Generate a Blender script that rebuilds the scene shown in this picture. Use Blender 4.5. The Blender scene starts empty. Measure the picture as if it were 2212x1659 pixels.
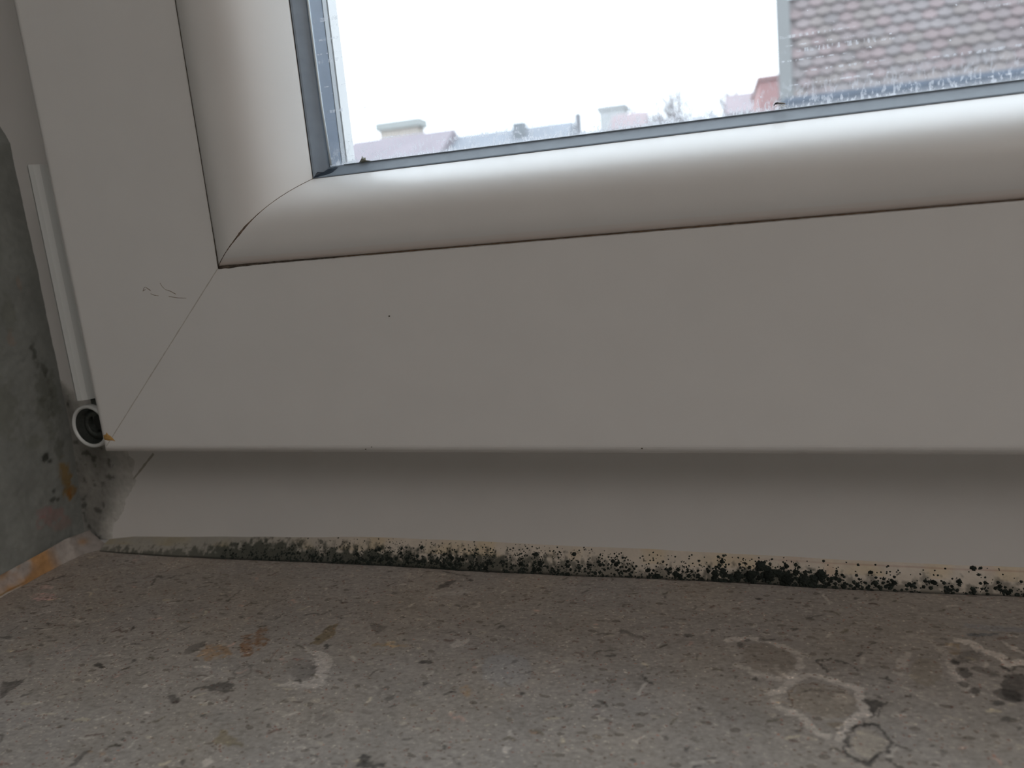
import bpy, math, random
import numpy as np
from mathutils import Matrix, Vector

sc = bpy.context.scene
# ------------------------------------------------------------------ camera
cam_data = bpy.data.cameras.new('camera')
cam = bpy.data.objects.new('camera', cam_data)
sc.collection.objects.link(cam)
sc.camera = cam
cam_data.sensor_fit = 'HORIZONTAL'
cam_data.sensor_width = 36.0
cam_data.lens = 1503.9 / 2212 * 36.0
cam_data.clip_start = 0.002
cam_data.clip_end = 500
CAM = Vector((0.22937, -0.17469, 0.09951))
_r = Vector((0.95999, 0.26787, -0.08161)); _u = Vector((0.02391, 0.21196, 0.97699)); _f = Vector((-0.27901, 0.93985, -0.19708))
cam.matrix_world = Matrix(((_r.x, _u.x, -_f.x, CAM.x), (_r.y, _u.y, -_f.y, CAM.y), (_r.z, _u.z, -_f.z, CAM.z), (0, 0, 0, 1)))
cam_data.dof.use_dof = True
cam_data.dof.focus_distance = 0.195
cam_data.dof.aperture_fstop = 16
# ------------------------------------------------------------------ world: bright overcast sky
world = bpy.data.worlds.new('overcast_sky'); sc.world = world
world.use_nodes = True
bg = world.node_tree.nodes['Background']
# CIE overcast sky: three times brighter overhead than at the horizon
_wt = world.node_tree
_tc = _wt.nodes.new('ShaderNodeTexCoord'); _sp = _wt.nodes.new('ShaderNodeSeparateXYZ')
_mr = _wt.nodes.new('ShaderNodeMapRange'); _mr.inputs[1].default_value = 0.0; _mr.inputs[2].default_value = 1.0
_mr.inputs[3].default_value = 2.05; _mr.inputs[4].default_value = 4.7
_wt.links.new(_tc.outputs['Generated'], _sp.inputs[0]); _wt.links.new(_sp.outputs[2], _mr.inputs[0])
_wt.links.new(_mr.outputs[0], bg.inputs['Strength'])
bg.inputs['Color'].default_value = (0.84, 0.92, 1.02, 1)
# ------------------------------------------------------------------ added fill light in place of the room's ambient light, above and behind the photographer
ld = bpy.data.lights.new('room_fill_light', 'AREA'); ld.shape = 'RECTANGLE'; ld.size = 1.5; ld.size_y = 1.5
ld.energy = 21; ld.color = (1.0, 0.94, 0.90)
lo = bpy.data.objects.new('room_fill_light', ld); sc.collection.objects.link(lo)
lo.location = (1.5, -1.0, 1.56)
lo.rotation_euler = (Vector((.15, 0, .05))-lo.location).to_track_quat('-Z', 'Y').to_euler()
# ------------------------------------------------------------------ exposure
sc.view_settings.view_transform = 'Standard'; sc.view_settings.look = 'None'
sc.view_settings.gamma = 1.0; sc.view_settings.use_curve_mapping = False
sc.view_settings.exposure = 0.2
sc.cycles.max_bounces = 12; sc.cycles.diffuse_bounces = 6; sc.cycles.transparent_max_bounces = 16
sc.cycles.use_denoising = True

rng = random.Random(7); nr = np.random.RandomState(5)
PI = math.pi

# ================================================================== helpers
class MB:
    """collects vertices, faces and colours for ONE mesh object"""
    def __init__(s): s.v = []; s.f = []; s.c = []; s.n = 0
    def add(s, v, f, c=None):
        v = np.asarray(v, float).reshape(-1, 3)
        s.v.append(v)
        for q in f: s.f.append([int(i) + s.n for i in q])
        if c is None: c = (1, 1, 1)
        c = np.asarray(c, float)
        if c.ndim == 1: c = np.tile(c, (len(v), 1))
        s.c.append(c); s.n += len(v)
        return s
    def box(s, a, b, c=None):
        x0, y0, z0 = a; x1, y1, z1 = b
        v = [(x0,y0,z0),(x1,y0,z0),(x1,y1,z0),(x0,y1,z0),(x0,y0,z1),(x1,y0,z1),(x1,y1,z1),(x0,y1,z1)]
        return s.add(v, [(0,3,2,1),(4,5,6,7),(0,1,5,4),(1,2,6,5),(2,3,7,6),(3,0,4,7)], c)
    def grid(s, P, c=None, flip=False, closed_u=False):
        """P: (nu, nv, 3) lattice"""
        nu, nv = P.shape[:2]
        idx = np.arange(nu * nv).reshape(nu, nv)
        if closed_u: idx = np.vstack([idx, idx[:1]])
        a, b, cc, d = idx[:-1,:-1], idx[1:,:-1], idx[1:,1:], idx[:-1,1:]
        F = np.stack([a, b, cc, d], -1).reshape(-1, 4)
        if flip: F = F[:, ::-1]
        return s.add(P.reshape(-1, 3), F, None if c is None else np.asarray(c).reshape(-1, 3))
    def tube(s, pts, rad, n=8, c=None, caps=True):
        pts = [Vector(p) for p in pts]; m = len(pts)
        if not hasattr(rad, '__len__'): rad = [rad] * m
        rings = []; up = None
        for i, p in enumerate(pts):
            t = (pts[min(i+1, m-1)] - pts[max(i-1, 0)]).normalized()
            if up is None: up = Vector((0,0,1)) if abs(t.z) < .9 else Vector((0,1,0))
            a = t.cross(up).normalized(); b = a.cross(t).normalized(); up = b
            rings.append([p + (a*math.cos(2*PI*k/n) + b*math.sin(2*PI*k/n)) * rad[i] for k in range(n)])
        v = [tuple(q) for r_ in rings for q in r_]; f = []
        for i in range(m-1):
            for k in range(n):
                k2 = (k+1) % n
                f.append((i*n+k, i*n+k2, (i+1)*n+k2, (i+1)*n+k))
        if caps:
            f.append(tuple(range(n))[::-1]); f.append(tuple((m-1)*n+k for k in range(n)))
        return s.add(v, f, c)
    def lathe(s, prof, origin, axis='z', n=40, c=None):
        """prof: [(radius, height)]"""
        m = len(prof); v = []
        for r_, h in prof:
            for k in range(n):
                a = 2*PI*k/n; q = (r_*math.cos(a), r_*math.sin(a), h)
                if axis == 'y': q = (q[0], q[2], q[1])
                v.append((q[0]+origin[0], q[1]+origin[1], q[2]+origin[2]))
        f = [(i*n+k, i*n+(k+1)%n, (i+1)*n+(k+1)%n, (i+1)*n+k) for i in range(m-1) for k in range(n)]
        return s.add(v, f, c)
    def ball(s, ctr, r, n=10, c=None):
        rx, ry, rz = r if hasattr(r, '__len__') else (r, r, r)
        v = []; m = max(4, n//2)
        for i in range(m+1):
            th = PI*i/m
            for k in range(n):
                a = 2*PI*k/n
                v.append((ctr[0]+rx*math.sin(th)*math.cos(a), ctr[1]+ry*math.sin(th)*math.sin(a), ctr[2]+rz*math.cos(th)))
        f = [(i*n+k, (i+1)*n+k, (i+1)*n+(k+1)%n, i*n+(k+1)%n) for i in range(m) for k in range(n)]
        return s.add(v, f, c)
    def build(s, name, mat, parent=None, smooth=False, weld=False):
        me = bpy.data.meshes.new(name)
        V = np.concatenate(s.v); C = np.concatenate(s.c)
        me.from_pydata(V.tolist(), [], s.f)
        me.materials.append(mat)
        at = me.color_attributes.new('col', 'FLOAT_COLOR', 'POINT')
        at.data.foreach_set('color', np.hstack([C, np.ones((len(C), 1))]).astype(np.float32).ravel())
        if smooth: me.polygons.foreach_set('use_smooth', [True] * len(me.polygons))
        me.update()
        o = bpy.data.objects.new(name, me); sc.collection.objects.link(o)
        if parent: o.parent = parent
        return o

def empty(name, loc=(0, 0, 0), parent=None):
    o = bpy.data.objects.new(name, None); sc.collection.objects.link(o); o.location = loc
    o.empty_display_size = .01
    if parent: o.parent = parent
    return o
def tag(o, label=None, cat=None, group=None, kind=None):
    if label: o['label'] = label
    if cat: o['category'] = cat
    if group: o['group'] = group
    if kind: o['kind'] = kind
    return o

def vnoise(x, y, scale, seed=0):
    """smooth value noise on plane coordinates (arrays)"""
    x = np.asarray(x) * scale + 100.3 + seed * 17.1; y = np.asarray(y) * scale + 57.7 + seed * 9.7
    xi = np.floor(x).astype(np.int64); yi = np.floor(y).astype(np.int64)
    fx = x - xi; fy = y - yi; fx = fx*fx*(3-2*fx); fy = fy*fy*(3-2*fy)
    def h(a, b):
        n = (a * 374761393 + b * 668265263 + seed * 1274126177) & 0x7fffffff
        n = ((n ^ (n >> 13)) * 1274126177) & 0x7fffffff
        return ((n ^ (n >> 16)) & 0xffff) / 65535.0
    return (h(xi,yi)*(1-fx)+h(xi+1,yi)*fx)*(1-fy) + (h(xi,yi+1)*(1-fx)+h(xi+1,yi+1)*fx)*fy
def fbm(x, y, scale, oct=3, seed=0):
    t = 0; a = 1; n = 0
    for k in range(oct):
        t = t + a * vnoise(x, y, scale * 2**k, seed + k*31); n += a; a *= .55
    return t / n

# ------------------------------------------------------------------ materials
def new_mat(name):
    m = bpy.data.materials.new(name); m.use_nodes = True
    nt = m.node_tree; nt.nodes.clear()
    out = nt.nodes.new('ShaderNodeOutputMaterial')
    return m, nt, out
def N(nt, t, **kw):
    n = nt.nodes.new(t)
    for k, v in kw.items(): setattr(n, k, v)
    return n
def pmat(name, color, rough=.5, spec=.5, metal=0, noise=0.0, nscale=200, bump=0, bscale=400, bdist=.0002, sss=0, use_col=False, trans=0, alpha=1):
    m, nt, out = new_mat(name)
    b = N(nt, 'ShaderNodeBsdfPrincipled')
    b.inputs['Roughness'].default_value = rough
    b.inputs['Specular IOR Level'].default_value = spec
    b.inputs['Metallic'].default_value = metal
    b.inputs['Alpha'].default_value = alpha
    nt.links.new(b.outputs[0], out.inputs[0])
    tc = N(nt, 'ShaderNodeTexCoord')
    src = None
    rgb = N(nt, 'ShaderNodeRGB'); rgb.outputs[0].default_value = (*color, 1); src = rgb.outputs[0]
    if use_col:
        at = N(nt, 'ShaderNodeVertexColor', layer_name='col')
        mx = N(nt, 'ShaderNodeMix', data_type='RGBA', blend_type='MULTIPLY'); mx.inputs[0].default_value = 1
        nt.links.new(src, mx.inputs[6]); nt.links.new(at.outputs[0], mx.inputs[7]); src = mx.outputs[2]
    if noise:
        nz = N(nt, 'ShaderNodeTexNoise'); nz.inputs['Scale'].default_value = nscale; nz.inputs['Detail'].default_value = 4
        nt.links.new(tc.outputs['Object'], nz.inputs['Vector'])
        mr = N(nt, 'ShaderNodeMapRange'); mr.inputs[1].default_value = .3; mr.inputs[2].default_value = .7
        mr.inputs[3].default_value = 1-noise; mr.inputs[4].default_value = 1+noise
        nt.links.new(nz.outputs[0], mr.inputs[0])
        mx = N(nt, 'ShaderNodeMix', data_type='RGBA', blend_type='MULTIPLY'); mx.inputs[0].default_value = 1
        nt.links.new(src, mx.inputs[6]); nt.links.new(mr.outputs[0], mx.inputs[7]); src = mx.outputs[2]
    nt.links.new(src, b.inputs['Base Color'])
    if bump:
        nb = N(nt, 'ShaderNodeTexNoise'); nb.inputs['Scale'].default_value = bscale; nb.inputs['Detail'].default_value = 5
        nt.links.new(tc.outputs['Object'], nb.inputs['Vector'])
        bp = N(nt, 'ShaderNodeBump'); bp.inputs['Strength'].default_value = bump; bp.inputs['Distance'].default_value = bdist
        nt.links.new(nb.outputs[0], bp.inputs['Height']); nt.links.new(bp.outputs[0], b.inputs['Normal'])
    return m

M = {}
M['pvc'] = pmat('white_pvc', (.74,.735,.72), rough=.34, spec=.45, noise=.015, nscale=60, use_col=True)
M['pvc_out'] = pmat('white_pvc_outside', (.62,.62,.62), rough=.4)
M['gasket'] = pmat('grey_rubber', (.225,.272,.325), rough=.45, spec=.4, noise=.06, nscale=300, use_col=True)
M['spacer'] = pmat('spacer_metal', (.12,.15,.195), rough=.4, spec=.5, noise=.05, nscale=200)
M['spacer_pale'] = pmat('butyl_edge', (.36,.375,.39), rough=.5)
M['seam'] = pmat('weld_seam', (.50,.48,.44), rough=.6, use_col=True)
M['dirt'] = pmat('joint_dirt', (.09,.075,.06), rough=.9, noise=.5, nscale=900, use_col=True)
M['plastic'] = pmat('hinge_plastic', (.62,.64,.63), rough=.3, use_col=True)
M['dark_metal'] = pmat('dark_metal', (.06,.068,.062), rough=.5, metal=.3, noise=.3, nscale=900)
M['black'] = pmat('black_hole', (.012,.014,.013), rough=.8)
M['plaster'] = pmat('reveal_plaster', (.205,.214,.20), rough=.85, spec=.2, noise=.06, nscale=350, bump=.5, bscale=500, bdist=.0003, use_col=True)
M['room'] = pmat('room_paint', (.72,.69,.65), rough=.9, spec=.2, noise=.03, nscale=3)
M['floor'] = pmat('room_floor', (.32,.22,.15), rough=.5, noise=.2, nscale=8)
M['silicone'] = pmat('silicone', (1,1,1), rough=.45, spec=.4, noise=.05, nscale=700, bump=.35, bscale=900, bdist=.0002, use_col=True)
M['mould'] = pmat('black_mould', (1,1,1), rough=.95, spec=.1, noise=.35, nscale=2500, bump=.8, bscale=3000, bdist=.0002, use_col=True)
M['caulk'] = pmat('caulk', (1,1,1), rough=.6, spec=.3, noise=.12, nscale=500, bump=.4, bscale=600, bdist=.0003, use_col=True)
M['tile'] = pmat('clay_tile', (1,1,1), rough=.8, spec=.2, noise=.15, nscale=2.5, use_col=True)
M['render_wall'] = pmat('facade_render', (1,1,1), rough=.9, noise=.08, nscale=.5, use_col=True)
M['zinc'] = pmat('zinc', (.035,.048,.07), rough=.5, metal=0, spec=.2, noise=.15, nscale=4)
M['bark'] = pmat('bark', (.16,.14,.145), rough=.9)
M['ground'] = pmat('outdoor_ground', (.22,.22,.21), rough=.9, noise=.2, nscale=.1)
M['fly'] = pmat('gnat_body', (1,1,1), rough=.5, use_col=True)

def sill_material():
    m, nt, out = new_mat('shell_limestone')
    b = N(nt, 'ShaderNodeBsdfPrincipled'); b.inputs['Roughness'].default_value = .5; b.inputs['Specular IOR Level'].default_value = .35
    nt.links.new(b.outputs[0], out.inputs[0])
    tc = N(nt, 'ShaderNodeTexCoord'); at = N(nt, 'ShaderNodeVertexColor', layer_name='col')
    src = at.outputs[0]
    wn = N(nt, 'ShaderNodeTexNoise'); wn.inputs['Scale'].default_value = 500; wn.inputs['Detail'].default_value = 2
    nt.links.new(tc.outputs['Object'], wn.inputs['Vector'])
    sub = N(nt, 'ShaderNodeVectorMath', operation='SCALE'); sub.inputs['Scale'].default_value = .0014
    nt.links.new(wn.outputs['Color'], sub.inputs[0])
    add = N(nt, 'ShaderNodeVectorMath', operation='ADD'); nt.links.new(tc.outputs['Object'], add.inputs[0]); nt.links.new(sub.outputs[0], add.inputs[1])
    def chips(scale, rot, stretch, thr_d, thr_l, dark, light, size, seed):
        nonlocal src
        mp = N(nt, 'ShaderNodeMapping'); mp.inputs['Rotation'].default_value = (0, 0, rot); mp.inputs['Scale'].default_value = (1, stretch, 1)
        mp.inputs['Location'].default_value = (seed, seed*.7, 0)
        nt.links.new(add.outputs[0], mp.inputs['Vector'])
        vo = N(nt, 'ShaderNodeTexVoronoi'); vo.inputs['Scale'].default_value = scale
        nt.links.new(mp.outputs[0], vo.inputs['Vector'])
        sp = N(nt, 'ShaderNodeSeparateColor'); nt.links.new(vo.outputs['Color'], sp.inputs[0])
        near = N(nt, 'ShaderNodeMath', operation='LESS_THAN'); nt.links.new(vo.outputs['Distance'], near.inputs[0]); near.inputs[1].default_value = size
        for ch, thr, colr, op in ((0, thr_d, dark, 'LESS_THAN'), (1, thr_l, light, 'LESS_THAN')):
            lt = N(nt, 'ShaderNodeMath', operation=op); nt.links.new(sp.outputs[ch], lt.inputs[0]); lt.inputs[1].default_value = thr
            mu = N(nt, 'ShaderNodeMath', operation='MULTIPLY'); nt.links.new(lt.outputs[0], mu.inputs[0]); nt.links.new(near.outputs[0], mu.inputs[1])
            mu2 = N(nt, 'ShaderNodeMath', operation='MULTIPLY'); nt.links.new(mu.outputs[0], mu2.inputs[0]); mu2.inputs[1].default_value = 1.0
            mx = N(nt, 'ShaderNodeMix', data_type='RGBA', blend_type='MULTIPLY'); nt.links.new(mu2.outputs[0], mx.inputs[0])
            nt.links.new(src, mx.inputs[6]); mx.inputs[7].default_value = (*colr, 1); src = mx.outputs[2]
    chips(330, .5, 1.8, .10, .07, (.62,.6,.58), (1.22,1.2,1.15), .36, .3)
    chips(800, .3, 1.5, .13, .12, (.6,.55,.52), (1.35,1.32,1.28), .33, .9)
    chips(1100, .2, 1.3, .09, .12, (.8,.5,.45), (1.55,1.5,1.45), .30, 1.7)
    nz = N(nt, 'ShaderNodeTexNoise'); nz.inputs['Scale'].default_value = 900; nz.inputs['Detail'].default_value = 5; nz.inputs['Roughness'].default_value = .7
    nt.links.new(tc.outputs['Object'], nz.inputs['Vector'])
    mr = N(nt, 'ShaderNodeMapRange'); mr.inputs[1].default_value = .3; mr.inputs[2].default_value = .7; mr.inputs[3].default_value = .82; mr.inputs[4].default_value = 1.18
    nt.links.new(nz.outputs[0], mr.inputs[0])
    mx = N(nt, 'ShaderNodeMix', data_type='RGBA', blend_type='MULTIPLY'); mx.inputs[0].default_value = 1
    nt.links.new(src, mx.inputs[6]); nt.links.new(mr.outputs[0], mx.inputs[7]); src = mx.outputs[2]
    nt.links.new(src, b.inputs['Base Color'])
    bp = N(nt, 'ShaderNodeBump'); bp.inputs['Strength'].default_value = .25; bp.inputs['Distance'].default_value = .0002
    nt.links.new(nz.outputs[0], bp.inputs['Height']); nt.links.new(bp.outputs[0], b.inputs['Normal'])
    return m
M['sill'] = sill_material()

def glass_material(name, dirty):
    """thin pane: clear with a faint reflection, under a film of dust, dried drops and wipe streaks"""
    m, nt, out = new_mat(name)
    tr = N(nt, 'ShaderNodeBsdfTransparent'); tr.inputs[0].default_value = (.97,.985,.98,1)
    gl = N(nt, 'ShaderNodeBsdfGlossy'); gl.inputs['Roughness'].default_value = .02
    fr = N(nt, 'ShaderNodeFresnel'); fr.inputs[0].default_value = 1.25
    mix = N(nt, 'ShaderNodeMixShader'); nt.links.new(fr.outputs[0], mix.inputs[0]); nt.links.new(tr.outputs[0], mix.inputs[1]); nt.links.new(gl.outputs[0], mix.inputs[2])
    if not dirty:
        nt.links.new(mix.outputs[0], out.inputs[0]); return m
    tl = N(nt, 'ShaderNodeBsdfTranslucent'); tl.inputs[0].default_value = (.48,.48,.49,1)
    tc = N(nt, 'ShaderNodeTexCoord')
    sep = N(nt, 'ShaderNodeSeparateXYZ'); nt.links.new(tc.outputs['Object'], sep.inputs[0])
    def math_(op, a, b=None, clamp=False):
        n = N(nt, 'ShaderNodeMath', operation=op); n.use_clamp = clamp
        for i, q in enumerate((a, b)):
            if q is None: continue
            if isinstance(q, (int, float)): n.inputs[i].default_value = q
            else: nt.links.new(q, n.inputs[i])
        return n.outputs[0]
    def noise(scale, mul=(1,1,1), det=3, rot=0):
        mp = N(nt, 'ShaderNodeMapping'); mp.inputs['Scale'].default_value = mul; mp.inputs['Rotation'].default_value = (0, rot, 0)
        nt.links.new(tc.outputs['Object'], mp.inputs['Vector'])
        nz = N(nt, 'ShaderNodeTexNoise'); nz.inputs['Scale'].default_value = scale; nz.inputs['Detail'].default_value = det
        nt.links.new(mp.outputs[0], nz.inputs['Vector']); return nz.outputs[0]
    def rng_(v, a, b, c=0, d=1):
        mr = N(nt, 'ShaderNodeMapRange'); mr.clamp = True
        for i, q in enumerate((v, a, b, c, d)):
            if isinstance(q, (int, float)): mr.inputs[i].default_value = q
            else: nt.links.new(q, mr.inputs[i])
        return mr.outputs[0]
    z = sep.outputs[2]; Z0 = .1258
    edge = rng_(z, Z0, Z0+.0016, 1, 0)                       # dust line on the gasket
    band = rng_(z, Z0+.001, Z0+.008, 1, 0)                    # splash band above it
    drops = rng_(noise(1500, (1,1,.45)), .50, .62)
    fine = rng_(noise(2600), .55, .66)
    a = math_('MULTIPLY', edge, math_('ADD', math_('MULTIPLY', fine, .3), .55))
    b_ = math_('MULTIPLY', band, math_('ADD', math_('MULTIPLY', drops, .52), .10))
    # wipe streaks: thin dashed lines running along the pane
    st = rng_(noise(16, (1,1,45), 1), .60, .64)
    dash = rng_(noise(1100, (1,1,.3), 2), .48, .58)
    stl = math_('MULTIPLY', math_('MULTIPLY', st, dash), .48)
    specks = math_('MULTIPLY', rng_(noise(900, det=1), .76, .80), .6)
    tot = math_('ADD', math_('ADD', a, b_, True), math_('ADD', stl, specks, True), True)
    tot = math_('ADD', math_('MULTIPLY', tot, .9), .05, True)
    mix2 = N(nt, 'ShaderNodeMixShader'); nt.links.new(tot, mix2.inputs[0]); nt.links.new(mix.outputs[0], mix2.inputs[1]); nt.links.new(tl.outputs[0], mix2.inputs[2])
    nt.links.new(mix2.outputs[0], out.inputs[0])
    return m
M['glass'] = glass_material('glass_pane_dusty', True)
M['glass2'] = glass_material('glass_pane_clear', False)
def wing_material():
    m, nt, out = new_mat('gnat_wing')
    tr = N(nt, 'ShaderNodeBsdfTransparent'); tl = N(nt, 'ShaderNodeBsdfTranslucent'); tl.inputs[0].default_value = (.40,.40,.38,1)
    mix = N(nt, 'ShaderNodeMixShader')
    tc = N(nt, 'ShaderNodeTexCoord'); nz = N(nt, 'ShaderNodeTexNoise'); nz.inputs['Scale'].default_value = 2500
    nt.links.new(tc.outputs['Object'], nz.inputs['Vector'])
    mr = N(nt, 'ShaderNodeMapRange'); mr.inputs[3].default_value = .12; mr.inputs[4].default_value = .4; nt.links.new(nz.outputs[0], mr.inputs[0])
    nt.links.new(mr.outputs[0], mix.inputs[0]); nt.links.new(tr.outputs[0], mix.inputs[1]); nt.links.new(tl.outputs[0], mix.inputs[2])
    nt.links.new(mix.outputs[0], out.inputs[0]); return m
M['wing'] = wing_material()
def leg_material():
    m, nt, out = new_mat('gnat_leg')
    d = N(nt, 'ShaderNodeBsdfDiffuse'); d.inputs[0].default_value = (.9,.88,.84,1); tl = N(nt, 'ShaderNodeBsdfTranslucent'); tl.inputs[0].default_value = (.95,.93,.9,1)
    mix = N(nt, 'ShaderNodeMixShader'); mix.inputs[0].default_value = .6
    nt.links.new(d.outputs[0], mix.inputs[1]); nt.links.new(tl.outputs[0], mix.inputs[2]); nt.links.new(mix.outputs[0], out.inputs[0]); return m
M['leg'] = leg_material()

# ================================================================== the window
OY = .14                                 # outside face of the wall
WX1, WZ1 = .95, 1.25                     # right and top of the opening
FY = .020                                # face of the fixed frame
SL, SB = .035, .04294                    # outer left / bottom edge of the sash
XB, ZB = .09198, .10001                  # outer edge of the glazing bead
BWX, BWZ = .02671, .02270                # bead widths on the jamb and on the rail
XG, ZG = .11869, .12271                  # inner edge of the bead
GW_X, GW_Z, GD = .0037, .0033, .0040     # gasket
SR, ST = WX1-.035, WZ1-.04               # outer right / top edge of the sash
BD = .0131
GY = BD + GD                             # inner face of the glass (y)

def member(mb, side, R0, prof, kx=1, kz=1, sub=1, colf=None):
    """one mitred bar of a rectangular frame. R0 = (x0,z0,x1,z1) outer rectangle, prof = [(t, y)] with t measured inwards"""
    x0, z0, x1, z1 = R0
    P = []
    for t, y in prof:
        a = (x0+t*kx, z0+t*kz); b = (x1-t*kx, z0+t*kz); c_ = (x1-t*kx, z1-t*kz); d = (x0+t*kx, z1-t*kz)
        p, q = {'bottom': (a, b), 'right': (b, c_), 'top': (c_, d), 'left': (d, a)}[side]
        row = [(p[0]+(q[0]-p[0])*k/sub, y, p[1]+(q[1]-p[1])*k/sub) for k in range(sub+1)]
        P.append(row)
    P = np.array(P)
    c = colf(P) if colf else None
    mb.grid(P, c, flip=False)
def arc(cx, cy, r, a0, a1, n):
    return [(cx+r*math.cos(math.radians(a0+(a1-a0)*i/n)), cy+r*math.sin(math.radians(a0+(a1-a0)*i/n))) for i in range(n+1)]
SIDES = ('bottom', 'left', 'top', 'right')

window = tag(empty('window_1', (0, FY, 0)), kind='structure')
def part(mb, name, mat, parent, smooth=False):
    """children keep world coordinates under a shifted parent"""
    o = mb.build(name, mat, parent, smooth)
    p = parent; off = Vector((0,0,0))
    while p: off += p.location; p = p.parent
    o.location = -off
    return o

# ---- fixed frame
R_F = (-.006, -.005, WX1+.006, WZ1)
fp = [(0, .085), (0, FY+.002)] + [(.002-.002*math.cos(a), FY+.002-.002*math.sin(a)) for a in np.linspace(.2, PI/2, 5)] + [(.052, FY), (.054, FY+.002), (.054, .05), (.07, .052), (.07, .085), (0, .085)]
def frame_col(P):
    x, z = P[...,0], P[...,2]
    c = np.ones(P.shape)
    return c
fr = MB()
for s_ in SIDES: member(fr, s_, R_F, fp)
frame = part(fr, 'fixed_frame', M['pvc'], window)
# weld seam of the frame's corner, and grime round it
def ribbon(mb, pts, wid, y, lift=.00006, c=(1,1,1), n_jit=0, seed=1):
    """a thin raised strip lying on a face y = const (x,z points)"""
    r_ = random.Random(seed)
    P = []
    for i, (x, z) in enumerate(pts):
        a = pts[max(i-1,0)]; b = pts[min(i+1, len(pts)-1)]
        d = Vector((b[0]-a[0], b[1]-a[1])).normalized(); n = Vector((-d.y, d.x))
        w_ = (wid[i] if hasattr(wid, '__len__') else wid) * (1 + n_jit*(r_.random()-.5))
        w2 = w_ * (1 + n_jit*(r_.random()-.5))
        yy = y(x, z) if callable(y) else y
        P.append([(x-n.x*w_/2, yy, z-n.y*w_/2), (x-n.x*w_*.25, yy-lift, z-n.y*w_*.25), (x+n.x*w2*.25, yy-lift, z+n.y*w2*.25), (x+n.x*w2/2, yy, z+n.y*w2/2)])
    P = np.array(P); mb.grid(P, np.tile(np.array(c, float), (P.shape[0]*P.shape[1], 1)))
def line_pts(a, b, n): return [(a[0]+(b[0]-a[0])*i/n, a[1]+(b[1]-a[1])*i/n) for i in range(n+1)]
mb = MB(); ribbon(mb, line_pts((.006, .0105), (.036, .0365), 24), .0007, FY, .00008, (.75,.75,.72), .5)
part(mb, 'weld_seam', M['seam'], frame)
mb = MB()
# old filler smeared over the frame's lower left corner
zf = np.linspace(.0025, .064, 90); uf = np.linspace(0, 1, 50); ZF, UF = np.meshgrid(zf, uf, indexing='ij')
wr = np.interp(zf*1000, [0,6,12,20,30,38,42,48,56,64], [8,10,15,21,27,24,17,12,9,2])/1000
wr = wr*(1+.25*(fbm(zf*1000, 0*zf, .3, 3, 31)-.5))
XF = -.004+(wr[:, None]+.004)*UF
thk = .00035*np.clip((1-UF)*6, 0, 1)*(.4+fbm(XF*1000, ZF*1000, .35, 3, 33))
cF = np.ones(XF.shape+(3,))*np.array([.27,.27,.25])*(1+.5*(fbm(XF*1000, ZF*1000, .25, 3, 35)-.5))[..., None]
fade = np.clip((UF-.55)/.45, 0, 1)[..., None]; cF = cF*(1-fade)+np.array([.60,.60,.57])*fade
dk = np.clip((fbm(XF*1000, ZF*1000, .45, 2, 37)-.66)*8, 0, 1)*(UF < .7); cF *= 1-.55*dk[..., None]
mb.grid(np.stack([XF, FY-.00002-thk, ZF], -1), cF)
part(mb, 'filler_smear', M['caulk'], frame, True)
# ---- sash
R_S = (SL, SB, SR, ST)
TB = XB-SL; KZ = (ZB-SB)/(XB-SL)
sp = [(.0, .0185), (0, .003)] + [(.003-.003*math.cos(a), .003-.003*math.sin(a)) for a in np.linspace(0, PI/2, 9)][1:] + \
     [(.02, 0), (TB-.0008, 0), (TB-.0003, .00012), (TB-.00012, .0006), (TB-.00012, .004), (TB+.004, .0042), (TB+.004, .018), (TB+.006, .05), (.012, .05), (.012, .0185), (0, .0185)]
sm = MB()
for s_ in SIDES: member(sm, s_, R_S, sp, 1, KZ, 6)
sash = part(sm, 'sash', M['pvc'], window)
M['pvc_in'] = M['pvc']
# weld seams of the mitre
mb = MB(); ribbon(mb, line_pts((.0375, .0455), (XB-.0006, ZB-.0006), 60), .0003, 0, .00005, (1,1,1), .5, 3)
part(mb, 'weld_seam', M['seam'], sash)
# glazing beads: bulging profile measured on the mitre
def bead_curve(s2):
    if s2 < .27: return -.0003-.0017*(1-((.27-s2)/.27)**2.2)
    return -.0020+.0151*((s2-.27)/.73)**2.6
bead_prof = [(0, .003), (0, .0001), (.004, -.0001)]+[(q, bead_curve(q)) for q in np.linspace(.012, 1.0, 46)]+[(1.0, .0165), (.6, .0165), (.3, .008), (0, .003)]
R_B = (XB, ZB, SR-TB, ST-TB*KZ)
beads = {}
for s_ in SIDES:
    mb = MB()
    # the profile parameter is scaled per axis by the two bead widths; hairline gap at the mitre
    x0, z0, x1, z1 = R_B; P = []
    for s2, y in bead_prof:
        tx, tz = s2*BWX, s2*BWZ; g = .00012
        a = [x0+tx, z0+tz]; b = [x1-tx, z0+tz]; c_ = [x1-tx, z1-tz]; d = [x0+tx, z1-tz]
        p, q = {'bottom': (a, b), 'right': (b, c_), 'top': (c_, d), 'left': (d, a)}[s_]
        p, q = list(p), list(q); ax = 0 if s_ in ('bottom','top') else 1
        sg = 1 if q[ax] > p[ax] else -1
        p[ax] += sg*g; q[ax] -= sg*g
        P.append([(p[0]+(q[0]-p[0])*k/8, y, p[1]+(q[1]-p[1])*k/8) for k in range(9)])
    P = np.array(P); cB = np.ones(P.shape)
    if s_ == 'bottom': cB[:5] = (.97,.88,.84); cB[5:7] = (.99,.95,.93)
    mb.grid(P, cB)
    o = part(mb, 'glazing_bead', M['pvc'], sash, True); beads[s_] = o
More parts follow.
